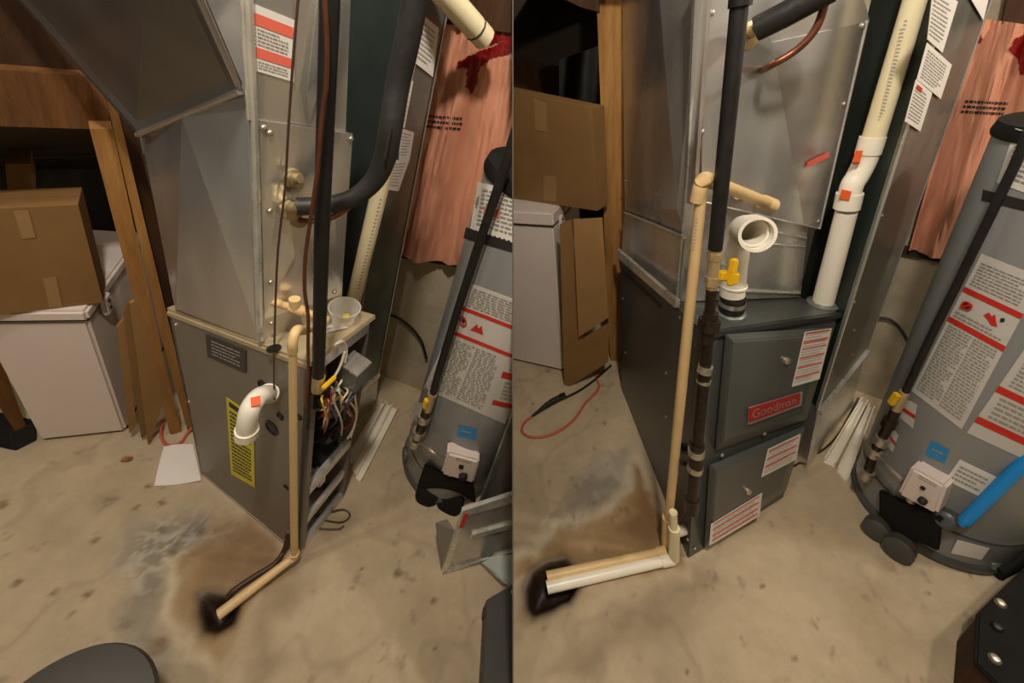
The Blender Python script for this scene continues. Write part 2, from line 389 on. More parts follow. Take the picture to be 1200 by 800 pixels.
build_floor(L, -2.6, 1.0, -.3, 2.1, .0095, [
    ([(150, 622), (185, 612), (215, 600), (258, 590), (262, 630), (225, 650), (205, 665), (190, 700), (190, 745), (210, 790), (185, 800), (160, 770), (150, 720), (165, 680), (145, 650)], GR, .10, .85, .5),
    ([(200, 645), (255, 612), (262, 590), (275, 612), (345, 655), (372, 660), (320, 690), (270, 760), (240, 790), (218, 760), (200, 720), (196, 680)], WH, .03, .8, .1),
    ([(208, 650), (258, 622), (262, 595), (275, 610), (345, 652), (350, 665), (312, 695), (268, 765), (246, 785), (226, 762), (208, 722), (204, 682)], (150, 122, 80), .04, .95, .35),
    ([(235, 640), (262, 600), (340, 650), (322, 690), (285, 700), (250, 690), (232, 690)], BR, .12, .75, .6),
    ([(330, 668), (385, 600), (420, 600), (390, 640), (350, 690), (325, 720), (318, 770), (300, 790), (295, 740)], (126, 106, 78), .10, .6, .3),
    ([(215, 615), (250, 602), (252, 628), (222, 640)], (104, 96, 86), .05, .7, .6)],
    [(232, 697), (246, 692), (272, 696), (284, 708), (276, 728), (252, 742), (236, 740), (229, 720)],
    [((112, 630), .012, (110, 86, 60)), ((162, 598), .014, (112, 88, 58)), ((102, 692), .014, (104, 82, 58)), ((62, 697), .012, (110, 90, 64)), ((21, 687), .013, (104, 82, 56)), ((140, 765), .024, (132, 94, 52)), ((172, 573), .012, (90, 70, 48)), ((193, 588), .014, (96, 80, 60)), ((147, 537), .015, (150, 96, 50)), ((86, 716), .01, (110, 86, 58)), ((4, 590), .02, (120, 96, 72)), ((423, 662), .008, (96, 78, 56)), ((505, 706), .014, (110, 90, 64)), ((508, 757), .008, (90, 74, 52)), ((190, 620), .02, (112, 92, 60)), ((210, 628), .024, (92, 76, 52)), ((205, 645), .02, (104, 88, 62)), ((187, 757), .03, (120, 92, 56)), ((463, 672), .02, (124, 104, 76))], 3, [(140, 640), (200, 600), (262, 585), (265, 625), (215, 650), (195, 700), (200, 780), (150, 770), (140, 700)])
build_floor(R, -.4, 2.5, -.3, 2.9, .0095, [
    ([(655, 600), (672, 560), (700, 535), (735, 530), (745, 548), (722, 578), (710, 600), (690, 612)], GR, .10, .85, .5),
    ([(742, 540), (724, 570), (706, 604), (650, 615), (604, 640), (604, 690), (700, 690), (800, 668), (790, 630), (770, 590)], WH, .05, .6, .1),
    ([(744, 545), (728, 575), (712, 606), (660, 622), (606, 655), (604, 680), (700, 685), (795, 662), (785, 630), (770, 590)], (152, 122, 80), .05, .95, .35),
    ([(748, 552), (738, 590), (728, 625), (780, 640), (785, 625)], BR, .09, .8, .6),
    ([(610, 655), (650, 640), (760, 640), (790, 665), (700, 690), (640, 720), (608, 720)], (132, 104, 68), .10, .55, .3),
    ([(830, 672), (850, 688), (790, 720), (720, 760), (690, 800), (640, 800), (690, 750), (760, 700)], (122, 106, 82), .12, .75, .3),
    ([(1000, 690), (1040, 690), (1060, 740), (1100, 760), (1060, 800), (1010, 760)], (150, 130, 100), .12, .5, .2),
    ([(604, 540), (640, 555), (640, 610), (604, 630)], (150, 130, 100), .12, .5, .2)],
    [(614, 690), (622, 668), (640, 655), (662, 652), (676, 664), (684, 682), (668, 704), (644, 716), (626, 724), (615, 712)],
    [((708, 497), .012, (110, 84, 60)), ((705, 452), .016, (150, 88, 56)), ((642, 434), .02, (150, 96, 70)), ((893, 688), .01, (96, 80, 60)), ((802, 786), .008, (90, 74, 56)), ((639, 737), .008, (90, 74, 56)), ((1092, 695), .012, (126, 106, 80)), ((935, 774), .008, (120, 100, 76)), ((700, 481), .012, (130, 104, 80)), ((622, 472), .02, (150, 124, 100)), ((1140, 675), .01, (110, 92, 70))], 11, [(640, 610), (665, 560), (700, 530), (750, 530), (745, 560), (715, 600), (690, 622)])

# ------------------------------------------------------------------ the rest of the basement behind the camera
def wbox(name, lo, hi, mt_):
    g = box((np.array(lo) + hi) / 2, [(hi[0] - lo[0]) / 2, 0, 0], [0, (hi[1] - lo[1]) / 2, 0], [0, 0, (hi[2] - lo[2]) / 2])
    me = bpy.data.meshes.new(name); me.from_pydata([tuple(x) for x in g[0]], [], g[1]); me.materials.append(M[mt_]); o = bpy.data.objects.new(name, me); C.objects.link(o); o['kind'] = 'structure'
wbox('wall_rear', (-4, -1.65, -.6), (4, -1.6, 3.1), 'concrete'); wbox('ceiling', (-4, -1.65, 3.1), (4, 1.0, 3.15), 'drywall')

# ------------------------------------------------------------------ partition between the two rooms
zc = lambda u, v, d: W.T @ np.array([(u - CX) / F * d, (v - CY) / F * d, d]) if False else W @ np.array([(u - CX) / F * d, (v - CY) / F * d, d]) + CAM
def to_room(room, p): Mi = np.linalg.inv(room.M); return (Mi @ np.append(p, 1))[:3]
k = 1 / F; hw = .0012
def pq(dx, dy, d): return W @ np.array([k * d + dx, dy, d]) + CAM
tb = [(-1.30, 1.02), (1.32, 1.02), (2.2, 2.9), (-2.0, 2.9)]
v = [pq(s * hw, y, d) for s in (-1, 1) for y, d in tb]
me = bpy.data.meshes.new('wall_middle'); me.from_pydata([tuple(x) for x in v], [], [(3, 2, 1, 0), (4, 5, 6, 7)] + [(i, (i + 1) % 4, 4 + (i + 1) % 4, 4 + i) for i in range(4)])
me.materials.append(M['drywall']); o = bpy.data.objects.new('wall_middle', me); C.objects.link(o); o['kind'] = 'structure'

# =================================================================== LEFT ROOM: the old furnace
b, a, c = L.z(350, 653), L.z(236, 556), L.z(403, 582); d = a + c - b
HT = .9
Bt = L.z(363, 428, HT); side = Pln(L, b, a, Bt); front = Pln(L, b, c, Bt)
At, Ct = side.at(197, 365), front.at(438, 372); Dt = At + Ct - Bt; top = Pln(L, At, Bt, Ct)
inw = nrm(a - b)
fu = thing(L, 'furnace', 'old grey furnace with its front open and wires hanging out', 'furnace', lerp(b, d, .5))
tin = nrm(c - b)
sp = part(fu, 'side_panel', hexa([b, a, a + tin * .012, b + tin * .012], [Bt, At, At + tin * .012, Bt + tin * .012]), 'oldgrey')
part(fu, 'side_panel', hexa([c, d, d - tin * .012, c - tin * .012], [Ct, Dt, Dt - tin * .012, Ct - tin * .012]), 'oldgrey')
part(fu, 'back_panel', hexa([a, d, d - inw * .012, a - inw * .012], [At, Dt, Dt - inw * .012, At - inw * .012]), 'oldgrey')
part(fu, 'base_pan', slab([b, c, d, a], UP * .02), 'galv2')
part(fu, 'top_panel', slab([Bt - inw * .006, Ct - inw * .006, Dt, At], top.n * .012), 'cream_top')
part(fu, 'top_lip', slab([At + UP * .002, Bt + UP * .002, Bt - UP * .012, At - UP * .012], -tin * .004), 'cream_top')
FQ = lambda s, t, dp=0.: lerp(lerp(b, c, s), lerp(Bt, Ct, s), t) + inw * dp
def fbar(s0, s1, t0, t1, d0=0., d1=.02): return hexa([FQ(s0, t0, d0), FQ(s1, t0, d0), FQ(s1, t0, d1), FQ(s0, t0, d1)], [FQ(s0, t1, d0), FQ(s1, t1, d0), FQ(s1, t1, d1), FQ(s0, t1, d1)])
part(fu, 'corner_post', fbar(0, .13, 0, 1, 0, .012), 'oldgrey'); part(fu, 'corner_post', fbar(.93, 1, 0, 1, 0, .03), 'oldgrey')
part(fu, 'bottom_rail', fbar(.1, .95, 0, .05, 0, .02), 'galv2'); part(fu, 'top_rail', fbar(.1, .95, .95, 1, 0, .02), 'galv')
part(fu, 'middle_rail', fbar(.1, .95, .36, .40, .0, .02), 'bright')
part(fu, 'blower_deck', fbar(.1, .95, .38, .392, .02, .36), 'galv')
part(fu, 'lower_rail', fbar(.1, .95, .165, .20, .004, .02), 'galv')
part(fu, 'inner_divider', fbar(.1, .95, .4, .94, .19, .2), 'galv2')
part(fu, 'blower_panel', fbar(.1, .95, .03, .37, .10, .11), 'galv2')
part(fu, 'burner_box', fbar(.14, .55, .74, .93, .06, .18), 'galv', bev=.004)
part(fu, 'heat_shield', fbar(.5, .9, .48, .70, .12, .18), 'galv', bev=.004)
P = front.at(415, 437, .03); cb = part(fu, 'control_box', box(P, tin * .028, inw * .03, UP * .036), 'duct', bev=.003)
part(cb, 'lid', box(P + UP * .038, tin * .03, inw * .032, UP * .004), 'galv')
P = front.at(383, 503, -.03); mo = part(fu, 'inducer_motor', lathe(P + inw * .05, -inw, [(.02, 0), (.044, .002), (.044, .05), (.036, .06), (.036, .075), (.014, .078), (.012, .09)], 20), 'blackmatte', True)
part(mo, 'motor_vent', lathe(P - inw * .026, -inw, [(.03, 0), (.03, .003), (.02, .004)], 16), 'rubber', True)
part(fu, 'motor_base', box(front.at(378, 528, -.05), tin * .05, inw * .03, UP * .03), 'blackmatte', bev=.01)
P = front.at(370, 462, -.01); gv = part(fu, 'gas_valve', box(P, tin * .018, inw * .02, UP * .035), 'castiron', bev=.006)
part(gv, 'valve_knob', lathe(P + UP * .03 - inw * .02, -inw, [(.013, 0), (.013, .014), (.008, .016)], 12), 'rubber', True)
part(fu, 'pressure_switch', lathe(front.at(391, 480, -.04), -inw, [(.024, 0), (.03, .004), (.03, .014), (.018, .02), (.006, .022)], 18), 'zinc', True)
part(fu, 'transformer', box(front.at(373, 560, -.04), tin * .016, inw * .02, UP * .02), 'white_enamel', bev=.004)
part(fu, 'door_switch', box(front.at(384, 572, -.03), tin * .012, inw * .014, UP * .012), 'inkd', bev=.003)
part(fu, 'filter_rack', fbar(.2, .9, .225, .29, .05, .09), 'bright'); part(fu, 'capacitor', lathe(front.at(366, 551, -.06), UP, [(.012, -.02), (.014, -.018), (.014, .03), (.01, .033)], 14), 'pvc', True)
cols = ['wirew', 'wirer', 'wirew', 'wirey', 'wireb', 'inkd', 'wirer', 'wirew']
for i in range(24):
    r = random.Random(i + 40)
    u0, v0 = r.uniform(372, 412), r.uniform(446, 478); u3, v3 = r.uniform(372, 416), r.uniform(468, 512)
    pts = [front.at(u0, v0, -.02), front.at(lerp(u0, u3, .3) + r.uniform(-9, 12), lerp(v0, v3, .3) - r.uniform(0, 14), r.uniform(0, .05)), front.at(lerp(u0, u3, .7) + r.uniform(-4, 14), lerp(v0, v3, .7), r.uniform(0, .04)), front.at(u3, v3, -.02)]
    part(fu, 'wire', tube(smooth(pts, 5), .0026, 6), cols[i % 8], True)
for q in ([(404, 412), (398, 430), (388, 446), (376, 452)], [(423, 440), (416, 462), (418, 486), (411, 512)], [(408, 468), (417, 482), (415, 500), (407, 514)], [(392, 404), (402, 400), (406, 410), (404, 424)], [(412, 452), (406, 462), (396, 456), (390, 470)]):
    part(fu, 'wire', tube(smooth([front.at(u, v, .015) for u, v in q], 6), .0034, 6), 'wirew', True)
pn = [(241.6, 391), (288.7, 410), (288.7, 437), (243.7, 417)]
pl = part(fu, 'name_plate', side.slab(pn, .002, .001), 'plate', label='dark name plate with small print')
part(pl, 'lettering', dashes(side.fn(pn, .0038), .18, .9, 5, .12, .9, .4, 5, 1, .2), 'ink', kind='stuff')
yl = [(265.5, 465), (297, 487), (299, 571), (271, 555)]
y_ = part(fu, 'energy_label', side.slab(yl, .001, .001), 'yellowlab', label='yellow energy label with black print')
yf = side.fn(yl, .0028)
part(y_, 'lettering', join(dashes(yf, .02, .1, 1, .08, .92, .7, 2, 1, .4), dashes(yf, .13, .95, 17, .08, .92, .5, 3)), 'inkd', kind='stuff')
for u, v, r in ((319, 501, .026), (329, 487, .013), (351, 488, .010), (336, 570, .010), (309, 452, .02)):
    kh = part(fu, 'dark_hole_disc', lathe(side.at(u, v, -.001), side.n, [(r, 0), (r, .003), (r * .8, .004), (r * .74, .0015)], 20), 'rubber', True)  # black discs stand in for holes showing the dark cabinet inside
for u, v in ((207, 380), (222, 470), (345, 600), (333, 632), (318, 640), (347, 520)): screw(fu, side.at(u, v), side.n, .004)
ep = [side.at(319, 461, -.005), side.at(314, 461, .03), side.at(303, 465, .065), side.at(294, 477, .09), side.at(290, 492, .10), side.at(289, 508, .10)]
er = L.px(ep[2], 13.5)
el = part(fu, 'vent_elbow', hollow(smooth(ep, 5), er * .92, .006, 24), 'pvc', True, label='white plastic elbow stub on the side panel')
part(el, 'socket_ring', hollow([ep[5] + nrm(ep[4] - ep[5]) * .02, ep[5] - nrm(ep[4] - ep[5]) * .006], er * 1.08, .012, 24), 'pvc', True)
part(el, 'socket_ring', hollow([ep[0], ep[1]], er * 1.04, .01, 24), 'pvc', True)
st = lerp(ep[2], ep[3], .4); q_ = toward(L, st); sx = nrm(np.cross(UP, q_))
part(el, 'sticker', box(st + q_ * er * 1.0, sx * .009, nrm(np.cross(q_, sx)) * .010, q_ * .011), 'orange')
part(fu, 'cable_grommet', lathe(top.at(321, 409, .012), top.n, [(.016, 0), (.016, .004), (.008, .005)], 16), 'rubber', True)

# plenum and ducts over the old furnace
g0, g1, g2 = top.at(205, 362, .013), top.at(307, 401, .013), top.at(401, 366, .013); g3 = g0 + g2 - g1
pk = thing(L, 'supply_plenum', 'bare metal plenum with a red and white warning label, above the old furnace', 'duct', lerp(g1, g3, .5))
t0 = L.vert(165, 158, g0); t0 = L.pl(165, 158, g0, nrm(np.cross(g1 - g0, UP)))
sd = Pln(L, g0, g1, g1 + UP * 1.0)
pa, pb, pc, pd = sd.at(164, 152), sd.at(213, 138, .018), sd.at(287, 108, .0), sd.at(206, 363)
pe = sd.at(304, 398)
bk = -sd.n * .01
part(pk, 'side_sheet', slab([pa, pb, sd.at(206, 362, .012), g0], bk), 'galv2'); part(pk, 'side_sheet', slab([pb, sd.at(298, 380, .006), g1, sd.at(206, 362, .012)], bk), 'galv2')
part(pk, 'side_sheet', slab([pb, sd.at(290, 108), pe, sd.at(298, 380, .006)], bk), 'galv')
fr = Pln(L, g1, g2, lerp(g1, g2, .5) + UP)
topc = [sd.at(290, 112), sd.at(268, -30)]
part(pk, 'upper_side_sheet', slab([sd.at(168, 180), sd.at(291, 130), sd.at(282, -30), sd.at(120, -30)], bk), 'galv')
part(pk, 'corner_seam', tube([fr.at(305, 398, .004), fr.at(298, 140, .004), fr.at(290, -30, .004)], .007, 8), 'bright', True)
part(pk, 'corner_seam', tube([fr.at(283, -30, .004), fr.at(292, 140, .004)], .004, 8), 'bright', True)
part(pk, 'upper_front_sheet', fr.slab([(286, -30), (345, -30), (338, 145), (297, 140)], -.01), 'galv')
part(pk, 'upper_front_sheet', fr.slab([(345, -30), (412, -30), (405, 158), (338, 145)], -.01, -.004), 'galv')
part(pk, 'cross_break', slab([fr.at(376, -30, .001), fr.at(386, 60, .003), fr.at(362, 148, .001), fr.at(360, 110, .012)], -fr.n * .004), 'galv')
part(pk, 'lower_front_sheet', fr.slab([(298, 140), (408, 155), (400, 372), (306, 400)], -.01, -.012), 'galv2')
ac = part(pk, 'access_panel', fr.slab([(303, 140), (412, 156), (399, 345), (309, 372)], .005), 'galv')
for q in ((309, 150), (316, 156), (411, 163), (316, 247), (317, 330), (392, 342), (318, 378)): screw(pk, fr.at(*q, .006), fr.n, .005)
part(ac, 'fold', slab([fr.at(309, 372, .006), fr.at(345, 300, .012), fr.at(330, 180, .006)], -fr.n * .004), 'galv'); part(ac, 'fold', slab([fr.at(399, 345, .006), fr.at(392, 250, .012), fr.at(380, 300, .006)], -fr.n * .004), 'galv')
wl = [(294, 3), (346, 24), (344, 96), (297, 82)]
w_ = part(pk, 'warning_label', fr.slab(wl, .001, .001), 'label', label='white warning label with two red bars'); wf = fr.fn(wl, .0028)
part(w_, 'red_bar', patch(lambda s, t: wf(.04 + .92 * s, .12 + .17 * t), 1, 1), 'redl'); part(w_, 'red_bar', patch(lambda s, t: wf(.08 + .88 * s, .62 + .16 * t), 1, 1), 'redl')
part(w_, 'lettering', join(dashes(wf, .32, .6, 5, .12, .9, .4, 8), dashes(wf, .82, .96, 3, .12, .9, .4, 9)), 'ink', kind='stuff')
# big overhead trunk that leaves to the left
tr = thing(L, 'trunk_duct', 'big dull metal trunk duct slanting across the upper left corner', 'duct', sd.at(220, 130))
j0, j1 = sd.at(160, 156, .01), sd.at(283, 106, .01)
dn = nrm(sd.n + .15 * UP)
n0, n1 = L.dep(-105, -140, L.depth(j0) - .18), L.dep(176, -140, L.depth(j1) - .24)
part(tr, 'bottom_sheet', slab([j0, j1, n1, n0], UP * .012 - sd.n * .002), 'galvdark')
aw = lambda p: -toward(L, p) * .10 - nrm(j1 - j0) * .05
part(tr, 'side_sheet', slab([j1, n1, n1 + aw(n1), j1 + aw(j1)], -nrm(j1 - j0) * .01), 'galv2')
part(tr, 'outer_sheet', slab([j0, n0, n0 - toward(L, n0) * .10 + nrm(j1 - j0) * .05, j0 - toward(L, j0) * .10 + nrm(j1 - j0) * .05], nrm(j1 - j0) * .01), 'galv2')
part(tr, 'drive_cleat', tube([L.dep(161, 158, L.depth(j0) - .004), L.dep(281, 107, L.depth(j1) - .004)], .0055, 8), 'galv2', True)
part(tr, 'edge_bead', tube([j1, n1], .003, 8), 'galv2', True)

# return duct behind, with papers
q1, q2, q0 = L.z(405, 500), L.z(437, 472), L.z(372, 470); q3 = q0 + q2 - q1
rd = thing(L, 'return_duct', 'tall grey return duct with papers on it, behind the old furnace', 'duct', lerp(q0, q2, .5))
e1 = [q1, L.vert(450, 225, q1), L.vert(480, 0, q1) + UP * .5]; e2 = [q2, L.vert(476, 225, q2), L.vert(517, 0, q2) + UP * .5]
e0 = [q0, q0 + UP * 1, q0 + UP * e1[2][2]]
gf = Pln(L, q1, q2, q1 + UP)
hb = UP * .22
part(rd, 'front_sheet', slab([q1 + hb, q2 + hb, e2[2], e1[2]], -gf.n * .01), 'duct'); part(rd, 'side_sheet', slab([q0 + hb, q1 + hb, e1[2], e0[2]], nrm(q2 - q1) * .01), 'shadeduct')
part(rd, 'back_sheet', slab([q3 + hb, q2 + hb, e2[2], q3 + UP * e1[2][2]], gf.n * .0 + nrm(q1 - q2) * .01), 'duct')
bt = part(rd, 'boot', hexa([q1 - gf.n * -.02, q2 + gf.n * .02, q3, q0], [q1 + hb, q2 + hb, q3 + hb, q0 + hb]), 'galv')
part(bt, 'flange', slab([q1 + hb + gf.n * .012, q2 + hb + gf.n * .012, q2 + hb + gf.n * .012 - UP * .02, q1 + hb + gf.n * .012 - UP * .02], -gf.n * .014), 'bright')
part(rd, 'corner_seam', tube([q1 + hb, e1[1], e1[2]], .004, 8), 'galv', True); part(rd, 'corner_seam', tube([q2 + hb, e2[1], e2[2]], .003, 8), 'galv2', True)
for i, (q, lab) in enumerate(([[(495, 17), (514, 33), (507, 90), (484, 72)], 'white notice with small print taped high on the left return duct'], [[(479, 92), (484, 95), (474, 150), (470, 148)], 'narrow white notice edge below the top notice, left return duct'], [[(470, 150), (485, 155), (480, 186), (467, 188)], 'white notice in the middle of the left return duct'], [[(462, 188), (480, 186), (467, 224), (452, 222)], 'lowest white notice on the left return duct, next to the black hose'])):
    t = thing(L, 'notice', lab, 'paper', gf.at(*q[3], .004), 'notices on the left return duct')
    part(t, 'sheet', gf.slab(q, .001, .004), 'paper'); part(t, 'lettering', dashes(gf.fn(q, .0058), .1, .9, 8, .12, .88, .3, 20 + i), 'ink', kind='stuff')

# foundation wall and insulation behind the left heater
wb = [L.z(425, 431), L.z(505, 462)]
wd_ = nrm(wb[1] - wb[0]); wall = Pln(L, wb[0], wb[1], wb[0] + UP)
wL = wb[0] - wd_ * .9; wR = wb[0] + wd_ * 2.2
struct(L, 'wall_back', slab([wL - UP * .02, wR - UP * .02, wR + UP * 2.2, wL + UP * 2.2], -wall.n * .05), 'concrete')
so = wall.at(472, 293)
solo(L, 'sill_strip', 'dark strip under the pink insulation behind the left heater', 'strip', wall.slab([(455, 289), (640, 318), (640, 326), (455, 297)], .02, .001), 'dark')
def insulation(room, wl, px0, px1, px2, px3, seed, name_lab):
    tl, tr_, br, bl = [wl.at(*p) for p in (px0, px1, px2, px3)]; f0 = bil([tl, tr_, br, bl])
    t = thing(room, 'insulation_batt', name_lab, 'insulation', lerp(bl, br, .5))
    def fn(s, tt, off=0.):
        u = s * 9; bul = .02 + .028 * abs(math.sin(u * 1.1 + .5 * math.sin(tt * 4 + seed))) + .012 * math.sin(u * 4.3 + tt * 3) + .022 * abs(float(fbm(np.array([s * 5.]), np.array([tt * .6]), 5, seed + 4)[0]) - .5) * 2 + .012 * float(vnoise(np.array([s * 22.]), np.array([tt * 2.5]), 1, seed + 6)[0]) + .02 * float(fbm(np.array([s * 3.]), np.array([tt * .8]), 3, seed)[0])
        return f0(s, tt) + wl.n * (bul + off)
    v, f = patch(fn, 150, 40); k = len(v); v = v + [p - wl.n * .08 * 0 - wl.n * ((p - wl.P) @ wl.n - .004) for p in v]
    n1 = 151; ring = [i for i in range(150)] + [j * n1 + 150 for j in range(40)] + [40 * n1 + i for i in range(150, 0, -1)] + [j * n1 for j in range(40, 0, -1)]
    f = f + [(ring[i], ring[i - 1], k + ring[i - 1], k + ring[i]) for i in range(len(ring))]
    part(t, 'batt', (v, f), 'pink', True)
    tree = BVHTree.FromPolygons([tuple(map(float, p)) for p in v], f)
    def hb_(u, vv, off=.003):
        dd = nrm(room.d(u, vv)); h = tree.ray_cast(Vector(room.o), Vector(dd))
        return (np.array(h[0]) if h[0] is not None else wl.at(u, vv, .05)) - dd * off
    return t, hb_, wl
ins, ifn, _ = insulation(L, wall, (522, 28), (760, 60), (720, 335), (468, 291), 5, 'pink plastic-faced insulation on the wall behind the left water heater')
def on_ins(wl, u, v, off=.07): return wl.at(u, v, off)
iq = lambda s, t: ifn(lerp(497, 547, s) - 4 * t, lerp(133, 137, s) + 18 * t)
part(ins, 'printed_lettering', dashes(iq, 0, 1, 3, 0, 1, .45, 31, 1, .1), 'inkd', kind='stuff')
def tape(t, wl, q, off, seed):
    q = np.array(q, float); lo, hi = q.min(0) - 1, q.max(0) + 1; st_ = 1.5; nx, ny = int((hi[0] - lo[0]) / st_) + 1, int((hi[1] - lo[1]) / st_) + 1
    U, V = np.meshgrid(lo[0] + st_ * np.arange(nx + 1), lo[1] + st_ * np.arange(ny + 1)); ins_ = sdf(U + 5 * (fbm(U, V, .12, seed) - .5), V + 5 * (fbm(U + 50, V, .12, seed + 3) - .5), q) < .5
    idx = -np.ones(U.shape, int); v, f = [], []
    for j in range(ny):
        for i in range(nx):
            if ins_[j:j + 2, i:i + 2].all():
                qd = []
                for a, b in ((j, i), (j, i + 1), (j + 1, i + 1), (j + 1, i)):
                    if idx[a, b] < 0: idx[a, b] = len(v); v.append(ifn(U[a, b], V[a, b], .004))
                    qd.append(idx[a, b])
                f.append(tuple(qd))
    if f: part(t, 'red_tape', (v, f), 'redtape', True)
tape(ins, wall, [(545, 68), (566, 58), (582, 52), (604, 30), (604, 62), (580, 66), (562, 78), (560, 100), (552, 112), (545, 100), (548, 80), (534, 82), (535, 72)], .085, 1)
tape(ins, wall, [(566, 30), (590, 34), (604, 20), (604, 40), (575, 52)], .09, 2)
pp0, pp1 = wall.at(568, 45, .16), wall.at(505, -25, .30)
t = thing(L, 'drain_pipe', 'beige plastic pipe coming down at the top, by the red tape', 'pipe', pp0)
part(t, 'pipe', tube([pp1, pp0], L.px(pp0, 14)), 'pvc2', True); part(t, 'joint_ring', tube([lerp(pp0, pp1, .18), lerp(pp0, pp1, .2)], L.px(pp0, 14.6)), 'inkd', True)
solo(L, 'rim_joist', 'dark wooden joist above the left insulation', 'beam', wall.slab([(500, -60), (760, -30), (760, 62), (520, 28)], .06, .002), 'wood3')
solo(L, 'wall_cable', 'thin black cable drooping across the concrete wall behind the left heater', 'cable', tube(smooth([wall.at(452, 368, .02), wall.at(466, 372, .02), wall.at(482, 384, .02), wall.at(494, 400, .02), wall.at(500, 420, .02)], 5), .006, 8), 'rubber', sm=True)

# ------------------------------------------------------------------ pipes around the old furnace
P = front.at(373, 447, .02)
gp = thing(L, 'gas_pipe', 'black iron gas pipe running straight down into the old furnace', 'pipe', P)
part(gp, 'pipe', tube([L.vp(387, -30, P), L.vp(386, 20, P), L.vp(378, 240, P), P], L.px(P, 7.2), 14), 'black', True)
vv = part(gp, 'shutoff_valve', tube([P - UP * -.02, P - UP * .03], L.px(P, 8), 12), 'brass', True)
part(vv, 'lever', box(P + tin * .01 + front.n * .022, tin * .022, UP * .007, front.n * .005), 'yellow', bev=.003)
ct = [(379, -20), (383, 50), (382, 100), (380, 115), (376, 150), (372, 200), (365, 250), (358, 300), (357, 340), (361, 370), (361, 405), (361, 440), (358, 475)]
solo(L, 'copper_tube', 'thin bent copper tube in front of the old furnace plenum', 'tube', tube(smooth([L.vp(u, v, P, -.03) for u, v in ct], 4), .0034, 8), 'copper', sm=True)
P2 = top.at(321, 408, .012)
solo(L, 'thermostat_cable', 'thin dark cable hanging to the top of the old furnace', 'cable', tube(smooth([L.vp(u, v, P2) for u, v in ((351, -20), (345, 50), (338, 150), (334, 220), (326, 290), (323, 350), (322, 385))] + [P2 - top.n * .005], 4), .0022, 8), 'cable', sm=True)
solo(L, 'thermostat_cable', 'short dark cable dropping past the white elbow stub of the old furnace', 'cable', tube(smooth([side.at(321, 413, .02), side.at(321, 430, .02), side.at(321, 450, .025), side.at(322, 468, .03)], 4), .002, 8), 'cable', sm=True)
Pf = fr.at(350, 243, .05)
il = thing(L, 'refrigerant_line', 'thick black foam-covered line curving into the old plenum', 'pipe', fr.at(340, 243))
ip = [(492, -30), (478, 45), (466, 100), (458, 150), (451, 185), (438, 212), (415, 231), (385, 240), (348, 242)]
ipp = [L.vp(u, v, Pf, .02 * (i < 3) - .0) for i, (u, v) in enumerate(ip)]
part(il, 'foam_sleeve', tube(smooth(ipp, 6), [L.px(ipp[4], 13.5 - 2.5 * min(1, max(0, (i - 24) / 12))) for i in range(49)], 18), 'foam', True)
part(il, 'split', tube(smooth([lerp(ipp[3], L.o, .035), lerp(ipp[4], L.o, .04)], 3), .003, 6), 'inkd', True)
part(il, 'brass_fitting', tube([fr.at(334, 246, .0), fr.at(338, 243, .03), L.vp(349, 242, Pf)], L.px(Pf, 6.5), 14), 'brass', True)
part(il, 'nut', lathe(fr.at(338, 245, .012), fr.n, [(.022, 0), (.022, .012), (.016, .014), (.016, .022)], 6), 'brass')
part(il, 'service_valve', lathe(fr.at(341, 207, .0), fr.n, [(.02, 0), (.02, .01), (.011, .012), (.011, .03), (.007, .032), (.007, .04)], 12), 'brass', True)
part(il, 'valve_cap', tube([fr.at(341, 207, .025), fr.at(352, 209, .045)], .009, 10), 'brass', True)
part(il, 'liquid_line', tube(smooth([fr.at(349, 258, .0), L.vp(362, 259, Pf, .0), L.vp(385, 256, Pf), L.vp(404, 246, Pf), L.vp(420, 232, Pf, .02)], 5), .0065, 8), 'copper', True)
part(il, 'tube_sleeve', tube([fr.at(349, 258, .004), fr.at(351, 258, .02)], .017, 12), 'brass', True)
# condensate piping and cup on top of the old furnace
cpn = thing(L, 'condensate_pipe', 'cream plastic condensate pipe from the old plenum down to the floor drain', 'pipe', L.z(345, 655))
r1 = .0095
ta, tb_, tc2 = top.at(318, 367, .05), top.at(346, 376, .05), top.at(384, 388, .05)
ta, tb_, tc2 = fr.at(318, 353, .0), fr.at(345, 361, .03), fr.at(384, 375, .07)
part(cpn, 'pipe', tube([ta, tb_, tc2], r1), 'cpvc', True); part(cpn, 'tee', tube([lerp(ta, tb_, .75), lerp(tb_, tc2, .25)], r1 * 1.45), 'cpvc', True)
part(cpn, 'tee_cap', tube([tb_, tb_ + UP * .03], r1 * 1.35), 'cpvc', True)
base = side.at(345, 652, .022); tp = L.vp(343, 400, base); elb = L.vp(343.5, 391, base)
el2 = L.vp(376, 382, tc2)
part(cpn, 'pipe', tube([base, tp], [L.px(base, 4.6), L.px(tp, 5.2)], 14), 'cpvc', True)
part(cpn, 'elbow', tube(smooth([L.vp(343, 412, base), tp, lerp(elb, el2, .1) + UP * .008, lerp(elb, el2, .35)], 5), L.px(tp, 6.4), 14), 'cpvc', True)
part(cpn, 'pipe', tube([lerp(elb, el2, .2), el2], L.px(tp, 5.4), 12), 'cpvc', True)
fe = L.z(256, 720, .02)
part(cpn, 'elbow', tube(smooth([base + UP * .03, base + UP * .006, lerp(base, fe, .06)], 4), L.px(base, 5.8), 12), 'cpvc', True)
part(cpn, 'floor_pipe', tube([base, lerp(base, fe, .5) + UP * .002, fe], [L.px(base, 4.8), L.px(base, 5.6), L.px(base, 6.2)], 12), 'cpvc', True)
cc = top.at(402, 378, .012); cu = thing(L, 'plastic_cup', 'small clear plastic cup on top of the old furnace', 'cup', cc)
cr = L.px(cc, 15); chh = L.px(cc, 27)
